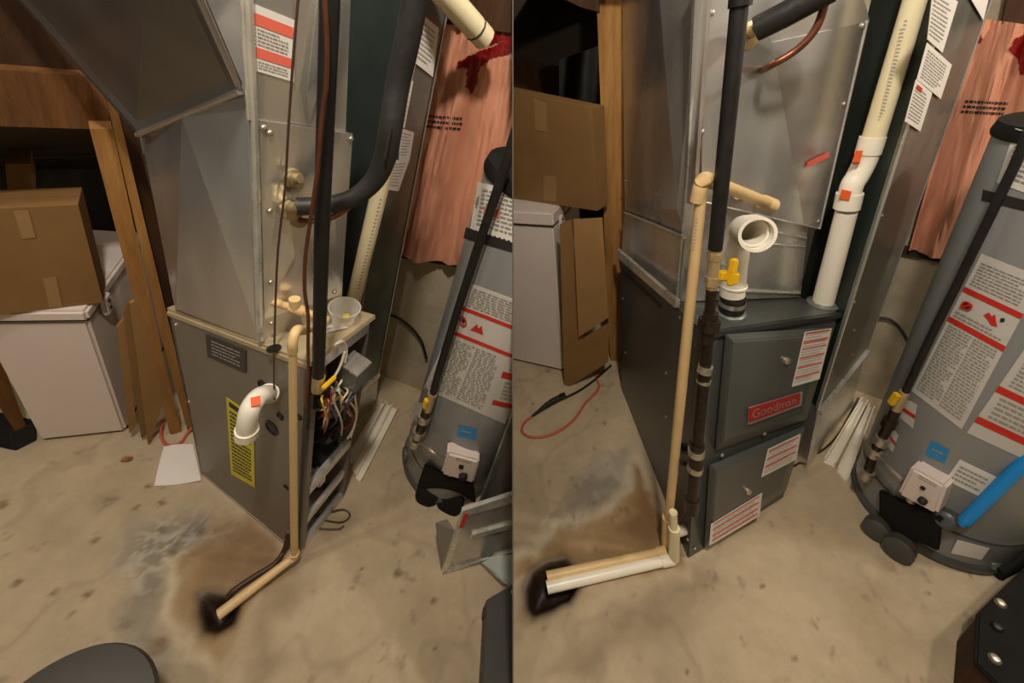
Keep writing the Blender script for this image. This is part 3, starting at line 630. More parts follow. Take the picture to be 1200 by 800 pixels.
v_, f_ = lathe(cc, UP, [(cr * .86, 0), (cr * 1.2, chh), (cr * 1.26, chh), (cr * 1.26, chh * .93), (cr * 1.16, chh * .93), (cr * .83, .004)], 28); f_ = f_[:-2] + [f_[-2], f_[-1]]
part(cu, 'cup', (v_, f_), M['clear'], True); part(cu, 'crumb', lathe(cc + tin * .01, UP, [(.006, .005), (.012, .01), (.01, .02), (.004, .024)], 10), 'yellowlab', True)
solo(L, 'paper_scrap', 'torn white paper scrap under the cup on the old furnace', 'paper', slab([top.at(378, 386, .013), top.at(395, 376, .013), top.at(408, 384, .013), top.at(382, 390, .013)], UP * .001), 'paper')
wt = L.vp(412, 362, Ct, .10); wq = L.vp(447, 215, Ct, .10)
t = thing(L, 'vent_pipe', 'cream plastic vent pipe rising behind the old furnace', 'pipe', wt)
ws = L.vp(470, 100, Ct, .10)
part(t, 'pipe', tube([lerp(wt, wq, -.35), wt, wq, ws, L.vp(486, 20, Ct, .10)], L.px(wt, 8.5), 16), 'pvc2', True); part(t, 'lettering', dashes(bil([L.vp(447, 225, Ct, .06), L.vp(450, 225, Ct, .06), L.vp(420, 345, Ct, .06), L.vp(417, 345, Ct, .06)]), .05, .95, 26, 0, 1, .5, 4, 1, 1), 'ink', kind='stuff')
solo(L, 'drain_hose', 'grey hose from the old furnace base toward the floor drain', 'hose', tube(smooth([side.at(338, 622, .015), L.z(334, 642, .03), L.z(322, 660, .014), L.z(300, 674, .012), L.z(276, 690, .012), L.z(266, 700, .0)], 5), .008, 10), 'cable', sm=True)
solo(L, 'loose_wire', 'loop of thin wire lying in front of the open furnace', 'wire', tube(smooth([L.z(362, 606, .03), L.z(385, 600, .02), L.z(403, 597, .008), L.z(410, 604, .006), L.z(400, 612, .006), L.z(378, 610, .006), L.z(368, 618, .006), L.z(395, 620, .006), L.z(403, 616, .006)], 5), .003, 6), 'cable', sm=True)

# ------------------------------------------------------------------ water heaters
def heater(room, cxy, r, h, name_lab, spec):
    c0 = np.array([cxy[0], cxy[1], 0.]); t = thing(room, 'water_heater', name_lab, 'water heater', c0)
    part(t, 'base_ring', lathe(c0, UP, [(r * 1.0, .0), (r * 1.03, .008), (r * 1.03, .03), (r * 1.0, .04)], 56), 'tankdark', True)
    part(t, 'tank', lathe(c0, UP, [(r * .98, .03), (r, .05), (r, h - .02), (r * .985, h)], 64), 'tank', True)
    part(t, 'tank_seam', lathe(c0, UP, [(r * 1.004, .155), (r * 1.008, .157), (r * 1.008, .163), (r * 1.004, .165)], 64), 'tankdark', True)
    part(t, 'top_cap', lathe(c0, UP, [(r * 1.02, h - .01), (r * 1.03, h), (r * 1.0, h + .025), (r * .6, h + .035)], 56), 'blackmatte', True)
    def hit(u, v, off=0.):
        dd = room.d(u, v); o2 = room.o - c0; rr = r + off
        A_ = dd[0] ** 2 + dd[1] ** 2; B2 = 2 * (dd[0] * o2[0] + dd[1] * o2[1]); C_ = o2[0] ** 2 + o2[1] ** 2 - rr * rr
        disc = B2 * B2 - 4 * A_ * C_
        s = (-B2 - math.sqrt(disc)) / (2 * A_) if disc > 0 else -B2 / (2 * A_)
        return room.o + dd * s
    def fn(q, off):
        q = [np.array(p, float) for p in q]
        return lambda s, tt: hit(*((q[0] * (1 - s) + q[1] * s) * (1 - tt) + (q[3] * (1 - s) + q[2] * s) * tt), off)
    def sheet(q, mt, name='label', off=.0015, n=14, par=t, lab=None): return part(par, name, patch(fn(q, off), n, n), mt, True, label=lab)
    def print_(par, q, *a, **k): part(par, 'lettering', dashes(fn(q, .0035), *a, **k), 'ink', kind='stuff')
    def bar(par, q, t0, t1, mt='red', s0=0., s1=1.):
        f0 = fn(q, .003); part(par, 'stripe', patch(lambda s, tt: f0(s0 + (s1 - s0) * s, t0 + (t1 - t0) * tt), 14, 2), mt, True)
    return t, hit, fn, sheet, print_, bar
def cyl_n(P, c0): n = np.asarray(P) - np.array([c0[0], c0[1], 0]); n[2] = 0; return nrm(n)
def gas_control(room, t, q, cxy, depth, hit):
    pts = [hit(*p) for p in q]; n = cyl_n(np.mean(pts, axis=0), cxy)
    cen = np.mean(pts, axis=0) ; N = n
    f0 = [room.pl(*p, cen + N * depth, N) for p in q]
    b0 = [p - N * depth * 1.15 for p in f0]
    g = part(t, 'gas_control', hexa(b0, f0), 'white_enamel', bev=.008, label='white gas control box')
    fn = bil([p + N * .001 for p in f0]); ex = nrm(f0[1] - f0[0]); ey = nrm(f0[3] - f0[0]); w = np.linalg.norm(f0[1] - f0[0])
    part(g, 'dial', lathe(fn(.62, .72), N, [(w * .13, 0), (w * .13, .012), (w * .1, .016)], 18), 'rubber', True)
    part(g, 'button', box(fn(.5, .38), ex * w * .07, ey * w * .07, N * .006), 'rubber', bev=.002)
    part(g, 'lettering', dashes(fn, .06, .2, 2, .3, .8, .4, 6, 1, .15), 'ink', kind='stuff')
    part(g, 'thermostat_stem', tube([fn(.3, 1.0) - N * .03, fn(.3, 1.2) - N * .03], .012, 12), 'zinc', True)
    return g
hc = (.05, 1.04); hr = .205
HL, hit, hfn, sheet, pr, bar = heater(L, hc, hr, 1.36, 'grey water heater partly cut off by the dividing line, with leaning metal doors', None)
q = [(560, 213), (640, 232), (625, 292), (551, 268)]; l = sheet(q, 'label'); pr(l, q, .1, .9, 9, .08, .9, .35, 61); bar(l, q, .45, .62, 'redl', .15, .4)
q = [(546, 266), (625, 290), (622, 302), (543, 279)]; sheet(q, 'inkd', 'black_band')
q = [(553, 332), (635, 362), (592, 497), (496, 455)]; l = sheet(q, 'greylabel', lab='tall white instruction label with red stripes'); bar(l, q, .215, .245); bar(l, q, .44, .47)
pr(l, q, .03, .2, 8, .05, .8, .4, 62); pr(l, q, .5, .97, 24, .05, .72, .4, 63, cols=2, long=.08)
f0 = hfn(q, .0035); part(l, 'prohibition_sign', hollow([f0(.10, .33), f0(.10, .33) + cyl_n(f0(.10, .33), hc) * .002], L.px(f0(.1, .33), 6.5), .004, 20), 'red'); part(l, 'prohibition_sign', box(f0(.10, .33), UP * .005, nrm(np.cross(UP, cyl_n(f0(.1, .33), hc))) * .006, cyl_n(f0(.1, .33), hc) * .001), 'inkd')
part(l, 'flame_symbol', ([f0(.24, .36), f0(.28, .31), f0(.31, .345), f0(.34, .31), f0(.38, .36), f0(.40, .38), f0(.22, .38)], [(0, 1, 2, 3, 4, 5, 6)]), 'red')
q = [(602, 398), (660, 420), (640, 500), (572, 486)]; l = sheet(q, 'greylabel'); bar(l, q, .42, .50); bar(l, q, .80, .86); pr(l, q, .05, .4, 8, .1, .9, .4, 66); pr(l, q, .53, .78, 5, .1, .9, .4, 67)
q = [(537, 498), (559, 503), (557, 516), (535, 511)]; l = sheet(q, 'blue', 'energy_sticker', n=4); pr(l, q, .3, .6, 1, .2, .8, .5, 68)
q = [(487, 470), (505, 476), (496, 497), (480, 490)]; sheet(q, 'label', n=4); q = [(515, 470), (519, 490), (507, 490), (505, 478)]
gas_control(L, HL, [(524, 531), (562, 541), (555, 567), (517, 556)], hc, .045, hit)
pvv = [hit(605, 150, .03), hit(560, 290, .03), hit(508, 455, .03)]
nb = [hit(u, v, .03) for u, v in ((606, 150), (584, 220), (560, 290), (535, 368), (514, 436), (507, 462))]
gl = part(HL, 'gas_line', tube(nb, L.px(nb[3], 5), 12), 'black', True, label='black gas pipe up the tank')
vp_ = hit(504, 470, .035); vl = part(HL, 'gas_valve', tube([hit(507, 461, .033), hit(501, 480, .033)], L.px(vp_, 5.5), 12), 'brass', True)
part(vl, 'lever', box(vp_ + cyl_n(vp_, hc) * .018, UP * .022, nrm(np.cross(UP, cyl_n(vp_, hc))) * .009, cyl_n(vp_, hc) * .006), 'yellow', bev=.003)
fp = [hit(501, 480, .033), hit(496, 494, .033), hit(488, 517, .033)]
lg = part(HL, 'drip_leg', tube(fp, L.px(fp[1], 6), 12), 'castiron', True)
for u, v in ((497, 489), (491, 507), (487, 517)): part(lg, 'coupling', tube([hit(u + 1, v - 3, .033), hit(u - 1, v + 3, .033)], L.px(fp[1], 8), 12), 'zinc', True)
part(HL, 'pilot_tube', tube(smooth([hit(489, 517, .035), hit(500, 524, .045), hit(512, 533, .05), hit(520, 536, .06)], 4), .007, 8), 'zinc', True)
part(HL, 'burner_shield', hexa([hit(490, 566, .02) - UP * .03, hit(562, 600, .02) - UP * .04, hit(560, 590, -.02), hit(492, 560, -.02)], [hit(497, 545, .03), hit(556, 570, .05), hit(552, 560, -.02), hit(500, 540, -.02)]), 'blackmatte', bev=.004)
for (u, v), rr in (((500, 581), 14), ((527, 590), 16)):
    P = L.z(u, v, .035); n = nrm(toward(L, P) * [1, 1, .25]); part(HL, 'burner_port', lathe(P, n, [(L.px(P, rr), -.03), (L.px(P, rr), .0), (L.px(P, rr * .8), .004)], 20), 'blackmatte', True)
part(HL, 'access_cap', lathe(hit(476, 532, .0), cyl_n(hit(476, 532), hc), [(.03, 0), (.03, .012), (.02, .014), (.008, .014)], 18), 'tankdark', True)

# things on the floor right of the old furnace
for i, (q, lab, hh) in enumerate(((((446, 472), (452, 474), (414, 545), (407, 538)), 'white metal strip lying closest to the old furnace', .03), (((453, 474), (458, 477), (417, 558), (412, 550)), 'middle white metal strip between the old furnace and heater', .022), (((459, 477), (466, 481), (423, 566), (416, 560)), 'white metal strip nearest the left heater', .03))):
    pts = floorpts(L, q); t = thing(L, 'metal_trim', lab, 'trim', np.mean(pts, axis=0), 'white trim strips in the left room')
    part(t, 'channel', slab(pts, UP * .005), 'trimwhite'); e = pts[1] - pts[0]
    for s in (0, 1):
        A0, A1 = (pts[0], pts[3]) if s == 0 else (pts[1], pts[2]); part(t, 'lip', slab([A0, A1, A1 + nrm(e) * (.004 - .008 * s), A0 + nrm(e) * (.004 - .008 * s)], UP * hh), 'trimwhite')
bs = L.z(518, 668); dpl = Pln(L, bs, L.z(600, 648), L.vp(543, 597, bs, .05))
dp = thing(L, 'furnace_door', 'removed grey furnace door panel with metal frame, at the dividing line', 'panel', bs)
part(dp, 'sheet', dpl.slab([(521, 664), (545, 597), (640, 570), (640, 632)], .006), 'galv')
for q in ([(517, 668), (541, 596), (546, 597), (523, 666)], [(541, 594), (640, 562), (640, 573), (543, 601)], [(517, 668), (640, 630), (640, 637), (520, 664)], [(553, 622), (640, 598), (640, 604), (551, 627)]): part(dp, 'frame_bar', dpl.slab(q, .014), 'bright')
part(dp, 'label', dpl.slab([(544, 602), (549, 601), (543, 618), (538, 618)], .001, .015), 'red')
part(dp, 'side_flange', slab([dpl.at(517, 668), dpl.at(534, 622), dpl.at(527, 625) - dpl.n * .05, dpl.at(513, 630) - dpl.n * .05], dpl.n * .003), 'oldgrey')
b2 = L.z(560, 612) ; dp2 = Pln(L, b2, L.z(620, 598), L.vp(590, 500, b2, -.02))
t = thing(L, 'leaning_metal_door', 'tall olive-grey metal sheet leaning in front of the left heater', 'panel', b2)
part(t, 'sheet', dp2.slab([(562, 590), (600, 488), (650, 380), (650, 590)], .006), 'oldgrey'); part(t, 'edge', dp2.slab([(560, 590), (598, 486), (648, 376), (652, 380), (602, 490), (564, 590)], .012), 'duct')
t = thing(L, 'sheet_metal_offcut', 'bent shiny metal offcut below the removed furnace door', 'scrap', L.z(590, 665))
part(t, 'sheet', slab([L.z(557, 655, .01), L.z(600, 650, .05), L.z(612, 675, .04), L.z(596, 688, .01)], UP * .006), 'duct'); part(t, 'fold', slab([L.z(557, 655, .005), L.z(596, 688, .005), L.z(590, 684, .05)], UP * .004), 'galv2')
t = thing(L, 'tool_clamp', 'small black and silver tool end near the dividing line', 'tool', L.z(580, 718))
part(t, 'head', tube([L.z(566, 718, .02), L.z(582, 722, .02)], .018, 12), 'rubber', True); part(t, 'shaft', tube([L.z(576, 716, .03), L.z(600, 694, .05), L.z(616, 680, .06)], .012, 12), 'zinc', True); part(t, 'collar', tube([L.z(582, 714, .03), L.z(588, 708, .035)], .018, 12), 'zinc', True)
hz = .06
f_pts = [L.z(571, 702, hz), L.z(640, 662, hz), L.z(660, 850, hz), L.z(564, 850, hz)]
t = thing(L, 'tool_box', 'dark brown-grey box at the lower edge beside the dividing line', 'box', L.z(600, 800))
part(t, 'body', hexa([p - UP * (hz - 0) for p in f_pts], [p - UP * .02 for p in f_pts]), 'greyplastic', bev=.006); part(t, 'lid', slab([p - UP * .02 for p in f_pts], UP * .02), 'greyplastic')
bc = L.z(58, 880, .30); t = thing(L, 'storage_bin', 'dark grey rounded bin top at the lower left corner', 'bin', bc - UP * .30)
rb = np.linalg.norm(L.z(58, 776, .30) - bc)
part(t, 'body', lathe(bc - UP * .30, UP, [(rb * .72, 0), (rb * .76, .01), (rb * .92, .27)], 48), 'greyplastic', True); part(t, 'rim', lathe(bc - UP * .03, UP, [(rb * .94, -.02), (rb * 1.0, -.012), (rb * 1.02, .012), (rb * .98, .028), (rb * .8, .034), (rb * .4, .036)], 48), 'greyplastic', True)
pq_ = floorpts(L, [(192, 524), (226, 520), (236, 564), (181, 570)], .004)
solo(L, 'paper_sheet', 'white sheet of paper on the floor against the old furnace', 'paper', patch(lambda s, t_: bil(pq_)(s, t_) + UP * (.004 + .006 * math.sin(4 * s + 3 * t_)), 8, 8), 'paper', sm=True)
solo(L, 'floor_cable', 'thin pale cable looped on the floor by the studs', 'cable', tube(smooth([L.z(190, 492, .05), L.z(189, 512, .008), L.z(198, 522, .008), L.z(212, 518, .008), L.z(219, 508, .01), L.z(226, 500, .03)], 5), .005, 8), 'orangecord', sm=True)
t_ = L.z(148, 538); solo(L, 'dry_leaf', 'small rust-brown dry leaf on the concrete near the freezer', 'leaf', ([L.z(141, 540, .006), L.z(147, 536, .012), L.z(155, 534, .006), L.z(155, 538, .008), L.z(149, 540, .014), L.z(141, 541, .007)], [(0, 1, 4, 5), (1, 2, 3, 4)]), 'rust')
# ------------------------------------------------------------------ left corner: studs, freezer, boxes
Ps = L.z(206, 508); vN = nrm([Ps[0], Ps[1], 0.])
def vslab(room, P, q, th, back=0.):
    N = nrm([P[0], P[1], 0.]); return slab([room.vp(u, v, P, back) for u, v in q], N * th)
solo(L, 'wall_stud', 'wide pale wooden stud left of the old plenum', 'stud', vslab(L, Ps, [(105, 151), (132, 151), (187, 400), (214, 508), (199, 508), (170, 400)], .05), 'wood')
solo(L, 'wall_stud', 'narrow wooden stud right beside the old furnace side', 'stud', vslab(L, Ps, [(124, 112), (134, 112), (202, 395), (229, 515), (222, 512), (190, 400)], .03, -.012), 'wood')
solo(L, 'wall_stud', 'wooden stud face against the old plenum, darkened for shade', 'stud', vslab(L, Ps, [(134, 118), (152, 118), (216, 400), (238, 520), (226, 518), (198, 395)], .05, .03), 'wood3')  # stud face in shadow, its shade put in by a darker wood
solo(L, 'header_beam', 'brown wooden header beam over the left crawl space', 'beam', vslab(L, Ps, [(-420, 50), (112, 90), (138, 152), (-420, 136)], .06, .05), 'wood2')
solo(L, 'ceiling_joist', 'dark wooden joist at the top left corner above the header beam', 'beam', vslab(L, Ps, [(-420, -140), (60, -40), (118, 100), (-420, 52)], .06, .09), 'wood3')
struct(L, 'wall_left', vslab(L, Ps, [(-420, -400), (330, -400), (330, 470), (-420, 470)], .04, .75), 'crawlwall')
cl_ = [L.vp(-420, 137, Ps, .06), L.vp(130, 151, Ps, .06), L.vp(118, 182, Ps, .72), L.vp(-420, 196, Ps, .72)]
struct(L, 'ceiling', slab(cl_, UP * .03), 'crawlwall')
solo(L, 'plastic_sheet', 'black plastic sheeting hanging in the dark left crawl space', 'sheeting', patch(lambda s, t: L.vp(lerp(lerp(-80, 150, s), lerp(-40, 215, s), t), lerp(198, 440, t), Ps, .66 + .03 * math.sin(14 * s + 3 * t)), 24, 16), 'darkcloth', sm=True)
solo(L, 'carton', 'small brown carton in the dark above the left cardboard box', 'box', join(vslab(L, Ps, [(6, 192), (36, 192), (42, 222), (9, 226)], .12, .38)), 'card')
f1, f2 = L.z(48, 518), L.z(148, 507); fd = nrm(np.cross(UP, f2 - f1)); fd = fd if fd[1] > 0 else -fd
zl = L.vert(106, 374, f2)[2]; zt2 = L.vert(103, 361, f2)[2]; dp_ = .42
def freezer(room, f1, f2, fd, zl, zt2, dp_, lab, hinge_px):
    t = thing(room, 'chest_freezer', lab, 'freezer', lerp(f1, f2, .5) + fd * dp_ / 2)
    bb = [f1, f2, f2 + fd * dp_, f1 + fd * dp_]
    part(t, 'body', hexa([p + UP * .012 for p in bb], [p + UP * (zl - .004) for p in bb]), 'white_enamel', bev=.008)
    ex = nrm(f2 - f1); lb = [f1 - ex * .008 - fd * .012, f2 + ex * .008 - fd * .012, f2 + ex * .008 + fd * (dp_ + .01), f1 - ex * .008 + fd * (dp_ + .01)]
    part(t, 'lid', hexa([p + UP * (zl + .004) for p in lb], [p + UP * zt2 for p in lb]), 'white_enamel', bev=.008)
    part(t, 'gasket', hexa([p + UP * (zl - .004) for p in bb], [p + UP * (zl + .004) for p in bb]), 'rubber')
    part(t, 'plinth', hexa([p + fd * .02 for p in bb], [p + fd * .02 + UP * .015 for p in bb]), 'blackmatte')
    hg = f2 + ex * .012 + fd * dp_ * .2 + UP * (zl - .01); h = part(t, 'hinge', box(hg, ex * .008, fd * .02, UP * .035), 'white_enamel', bev=.004)
    screw(h, hg + ex * .008 + UP * .015, ex, .005, 'inkd'); screw(h, hg + ex * .008 - UP * .012, ex, .005, 'inkd')
    return t, ex
FZ, fex = freezer(L, f1, f2, fd, zl, zt2, dp_, 'white chest freezer with a cardboard box on it, at the far left', None)
def carton(room, q, z, lab, deep, tapes):
    b1, b2 = room.z(*q[0], z), room.z(*q[1], z); dn_ = nrm(np.cross(UP, b2 - b1)); dn_ = dn_ if dn_[1] > 0 else -dn_
    pl_ = Pln(room, b1, b2, b1 + UP); t1, t2 = pl_.at(*q[3]), pl_.at(*q[2])
    t = thing(room, 'cardboard_box', lab, 'box', lerp(b1, b2, .5) + dn_ * deep / 2)
    part(t, 'body', hexa([b1, b2, b2 + dn_ * deep, b1 + dn_ * deep], [t1, t2, t2 + dn_ * deep, t1 + dn_ * deep]), 'card')
    for qq in tapes: part(t, 'tape_strip', pl_.slab(qq, .001, .001), 'cardtape')
    for s in (0, 1):
        e = (b1, t1, b1, t1)
    fl_ = dn_ * deep * .5
    part(t, 'flap', slab([t1, t2, t2 + fl_ * .98, t1 + fl_ * .98], UP * .005), 'card'); part(t, 'flap', slab([t1 + fl_ * 1.02, t2 + fl_ * 1.02, t2 + fl_ * 2, t1 + fl_ * 2], UP * .005), 'card')
    return t
carton(L, [(-40, 374), (121, 354), (92, 242), (-75, 250)], zt2 + .002, 'brown cardboard box with tape marks on the left chest freezer', .1, [[(16, 247), (33, 246), (42, 278), (26, 280)], [(50, 326), (66, 324), (73, 359), (58, 361)]])
for i, (q, mt_, back, lab) in enumerate((([(118, 330), (150, 322), (162, 420), (142, 470)], 'greysheet', .46, 'grey-green board standing behind the left freezer corner'),
        ([(137, 384), (147, 372), (160, 498), (152, 508)], 'card2', .04, 'thin cardboard strip nearest the left freezer side'),
        ([(145, 366), (153, 350), (176, 505), (166, 514)], 'card', .02, 'middle flattened cardboard sheet behind the left studs'),
        ([(152, 356), (162, 350), (192, 470), (174, 523)], 'card2', .0, 'flattened cardboard sheet resting in front of the left studs'))):
    P = L.z(172, 522) ; solo(L, 'cardboard_sheet' if i else 'backing_board', lab, 'cardboard' if i else 'board', vslab(L, P, q, .012, back), mt_)
P = L.z(25, 512); solo(L, 'wood_plank', 'short wooden plank leaning left of the freezer front', 'plank', vslab(L, P, [(-30, 400), (-6, 400), (32, 503), (22, 511), (-6, 470)], .03), 'wood2')
P = L.z(20, 526); solo(L, 'plant_tray', 'black plastic tray on the floor under the leaning plank', 'tray', hexa([L.z(-30, 520), L.z(18, 530), L.z(46, 516), L.z(0, 505)], [L.z(-34, 492, .05), L.z(12, 502, .05), L.z(42, 490, .05), L.z(-4, 480, .05)]), 'blackmatte', bev=.006)

# =================================================================== RIGHT ROOM: the new furnace
b, a, c = R.z(806, 655), R.z(728, 455), R.z(918, 583)
Bt = R.z(823, 389, HT); side = Pln(R, b, a, Bt); front = Pln(R, b, c, Bt)
At, Ct = side.at(727, 299), front.at(984, 366); Dt = At + Ct - Bt; d = a + c - b - nrm(c - b) * .08; top = Pln(R, At, Bt, Ct)
inw = nrm(a - b); tin = nrm(c - b)
fu = thing(R, 'furnace', 'new dark grey furnace with two closed doors and a red badge', 'furnace', lerp(b, d, .5))
part(fu, 'cabinet', hexa([b, c, d, a], [Bt, Ct, Dt - tin * .12, At]), 'darkgrey', bev=.004)
part(fu, 'top_lip', slab([Bt + front.n * .012, Ct + front.n * .012, Ct + front.n * .012 - UP * .016, Bt + front.n * .012 - UP * .016], -front.n * .012), 'darkgrey2')
fl0, fl1 = side.at(726, 291, .01), side.at(797, 351, .01)
part(fu, 'side_flange', side.slab([(726, 291), (797, 351), (796, 360), (727, 302)], .014, .001), 'bright')
part(fu, 'side_fold', side.slab([(733, 318), (775, 357), (774, 361), (733, 322)], .003, .0005), 'darkgrey2')
for u, v in ((733, 413), (781, 437), (781, 488), (730, 350), (797, 372), (741, 512), (790, 580), (806, 632)): screw(fu, side.at(u, v), side.n, .005)
def door(q, lab):
    t = part(fu, 'door', join(), 'darkgrey') if False else None
    Q = [np.array(p, float) for p in q]; cen = sum(Q) / 4
    def inset(px_):
        out = []
        for i in range(4):
            e1_, e2_ = Q[(i + 1) % 4] - Q[i], Q[i - 1] - Q[i]; out.append(Q[i] + (e1_ / np.linalg.norm(e1_) + e2_ / np.linalg.norm(e2_)) * px_)
        return out
    o0 = front.quad(Q, .001); o1 = front.quad(Q, .012); o2 = front.quad(inset(9), .032); o3 = front.quad(inset(12), .034)
    v = o0 + o1 + o2 + o3; f = [(0, 1, 2, 3)[::-1], (12, 13, 14, 15)]
    for k in (0, 4, 8): f += [(k + i, k + (i + 1) % 4, k + 4 + (i + 1) % 4, k + 4 + i) for i in range(4)]
    return part(fu, 'door', (v, f), 'darkgrey', bev=.003, label=lab)
d1 = door([(850, 391), (977, 383), (945, 491), (838, 528)], 'upper door with the badge'); d2 = door([(831, 545), (944, 498), (921, 575), (825, 643)], 'lower door')
DO = .036
bq = [(876.5, 476.5), (939, 458), (937.5, 474), (875.5, 497)]
bd = part(d1, 'badge', front.slab(bq, .006, DO - .001), 'silver', bev=.002, label='red badge with raised silver lettering'); bf = front.fn(bq, DO + .0056); bf2 = front.fn(bq, DO + .0085)
def over(P): return P
bm_ = join(slab([bf(.025, .1), bf(.975, .1), bf(.975, .9), bf(.025, .9)], front.n * .002)); part(fu, 'badge_field', bm_, 'badge')
part(fu, 'badge_lettering', text('Goodman', bf2, .09, .91, .26, .80), 'silver')
def flabel(dr, q, bars, seed, rows=10):
    l = part(dr, 'label', front.slab(q, .001, DO - .0005), 'label', label='white label with red print lines'); f0 = front.fn(q, DO + .0012)
    for t0_, t1_, m_ in bars: part(fu, 'label_stripe', patch(lambda s, t: f0(.05 + .9 * s, t0_ + (t1_ - t0_) * t), 2, 1), m_)
    f1_ = front.fn(q, DO + .0014); part(fu, 'label_lettering', dashes(f1_, .05, .96, rows, .07, .93, .28, seed), 'ink', kind='stuff')
flabel(d1, [(943, 389), (974.5, 384.5), (960, 444), (928, 453)], [(.02, .045, 'red'), (.16, .21, 'redl'), (.30, .33, 'redl'), (.46, .50, 'redl'), (.64, .68, 'redl'), (.82, .86, 'redl')], 71, 18)
flabel(d2, [(900, 526), (938, 508), (933, 538), (892, 559)], [(.08, .14, 'redl'), (.38, .44, 'redl'), (.64, .70, 'redl')], 72, 10)
flabel(d2, [(833, 614), (893, 577), (890, 604), (831, 639)], [(.06, .13, 'redl'), (.32, .40, 'redl'), (.58, .66, 'redl'), (.82, .9, 'redl')], 73, 9)
for dr, u, v in ((d1, 921, 422), (d2, 876, 575)): part(dr, 'latch', lathe(front.at(u, v, DO), front.n, [(.012, -.002), (.012, .006), (.008, .010), (.003, .010)], 14), 'zinc', True)
for u, v in ((846, 533), (896, 508), (929, 489)): screw(fu, front.at(u, v, .014), front.n, .006)
for u, v in ((814, 642), (822, 520)): screw(fu, front.at(u, v, .002), front.n, .005)

# plenum over the new furnace
g0, g1, g2 = top.at(730, 295, .004), top.at(797, 352, .004), top.at(937, 348, .004)
g3 = g0 + g2 - g1
pk = thing(R, 'supply_plenum', 'shiny new metal plenum standing on the dark grey furnace', 'duct', lerp(g1, g3, .5))
sd = Pln(R, g0, g1, g1 + UP); fr = Pln(R, g1, g2, lerp(g1, g2, .5) + UP); bk = -sd.n * .01
part(pk, 'side_sheet', slab([sd.at(729, -40), sd.at(770, -40, .02), sd.at(793, 245, .02), sd.at(732, 246)], bk), 'galv2')
part(pk, 'side_sheet', slab([sd.at(770, -40, .02), sd.at(822, -40), sd.at(803, 275), sd.at(793, 245, .02)], bk), 'galv')
part(pk, 'side_sheet', slab([sd.at(732, 246), sd.at(793, 245, .02), sd.at(803, 275)], bk), 'galv2')
part(pk, 'lower_side_sheet', slab([sd.at(732, 250, .008), sd.at(803, 280, .008), g1 + sd.n * .008, g0 + sd.n * .008], bk), 'galv')
part(pk, 'fold_bead', tube([sd.at(732, 249, .012), sd.at(802, 278, .012)], .006, 8), 'galv', True)
part(pk, 'corner_flange', slab([sd.at(818, -40, .012), sd.at(832, -40, .012), sd.at(812, 240, .012), sd.at(804, 238, .012)], bk), 'galv2')
part(pk, 'corner_bead', tube([sd.at(820, -40, .016), sd.at(806, 200, .016), g1 + sd.n * .012], .0045, 8), 'bright', True)
part(pk, 'front_sheet', fr.slab([(816, -40), (1010, -40), (946, 275), (938, 348), (798, 353)], -.01, .0), 'galv')
part(pk, 'front_seam', tube([fr.at(836, 340, .004), fr.at(937, 343, .004)], .005, 8), 'bright', True)
part(pk, 'front_seam', tube([fr.at(880, 266, .004), fr.at(945, 279, .004)], .003, 8), 'bright', True)
part(pk, 'front_seam', tube([fr.at(880, 284, .004), fr.at(943, 289, .004)], .003, 8), 'bright', True)
aq = [(828, -40), (1000, -40), (1016, 24), (960, 268), (822, 236)]
ac = part(pk, 'access_panel', fr.slab(aq, .006, .008), 'galv')
part(ac, 'fold', slab([fr.at(828, -30, .015), fr.at(905, 50, .024), fr.at(942, 262, .015), fr.at(822, 236, .015)], -fr.n * .004), 'galv'); part(ac, 'fold', slab([fr.at(905, 50, .024), fr.at(1014, 26, .015), fr.at(960, 266, .015), fr.at(942, 262, .015)], -fr.n * .004), 'galv2')
part(ac, 'panel_edge', tube([fr.at(1016, 24, .014), fr.at(960, 268, .014), fr.at(822, 236, .014)], .004, 8), 'bright', True)
part(ac, 'sticker', fr.slab([(946, 190), (971, 178), (971, 184), (945, 197)], .001, .021), 'redl')
for u, v in ((1011, 30), (989, 122), (959, 259), (834, 15), (823, 155), (825, 228)): screw(pk, fr.at(u, v, .016), fr.n, .006)
for u, v in ((733, 212), (761, 221), (801, 218)): screw(pk, sd.at(u, v, .006), sd.n, .005)
# refrigerant lines at the top
Pf = fr.at(885, 36, .07)
il = thing(R, 'refrigerant_line', 'thick black foam-covered line leaving the new plenum at the top', 'pipe', fr.at(880, 38))
part(il, 'foam_sleeve', tube([R.vp(886, 34, Pf), R.vp(920, 17, Pf, -.01), R.vp(975, -14, Pf, -.02)], R.px(Pf, 16), 20), 'foam', True)
part(il, 'brass_fitting', tube([fr.at(877, 40, .0), R.vp(889, 32, Pf)], R.px(Pf, 8), 16), 'brass', True); part(il, 'collar', lathe(fr.at(876, 42, .014), fr.n, [(.032, 0), (.032, .01), (.022, .013)], 20), 'brass', True)
part(il, 'liquid_line', tube(smooth([fr.at(892, 83, .0), R.vp(903, 77, Pf), R.vp(930, 61, Pf), R.vp(950, 42, Pf), R.vp(962, 20, Pf), R.vp(972, -20, Pf)], 5), .0085, 10), 'copper', True); part(il, 'tube_sleeve', lathe(fr.at(892, 83, .013), fr.n, [(.022, 0), (.022, .006), (.012, .008)], 16), 'brass', True)

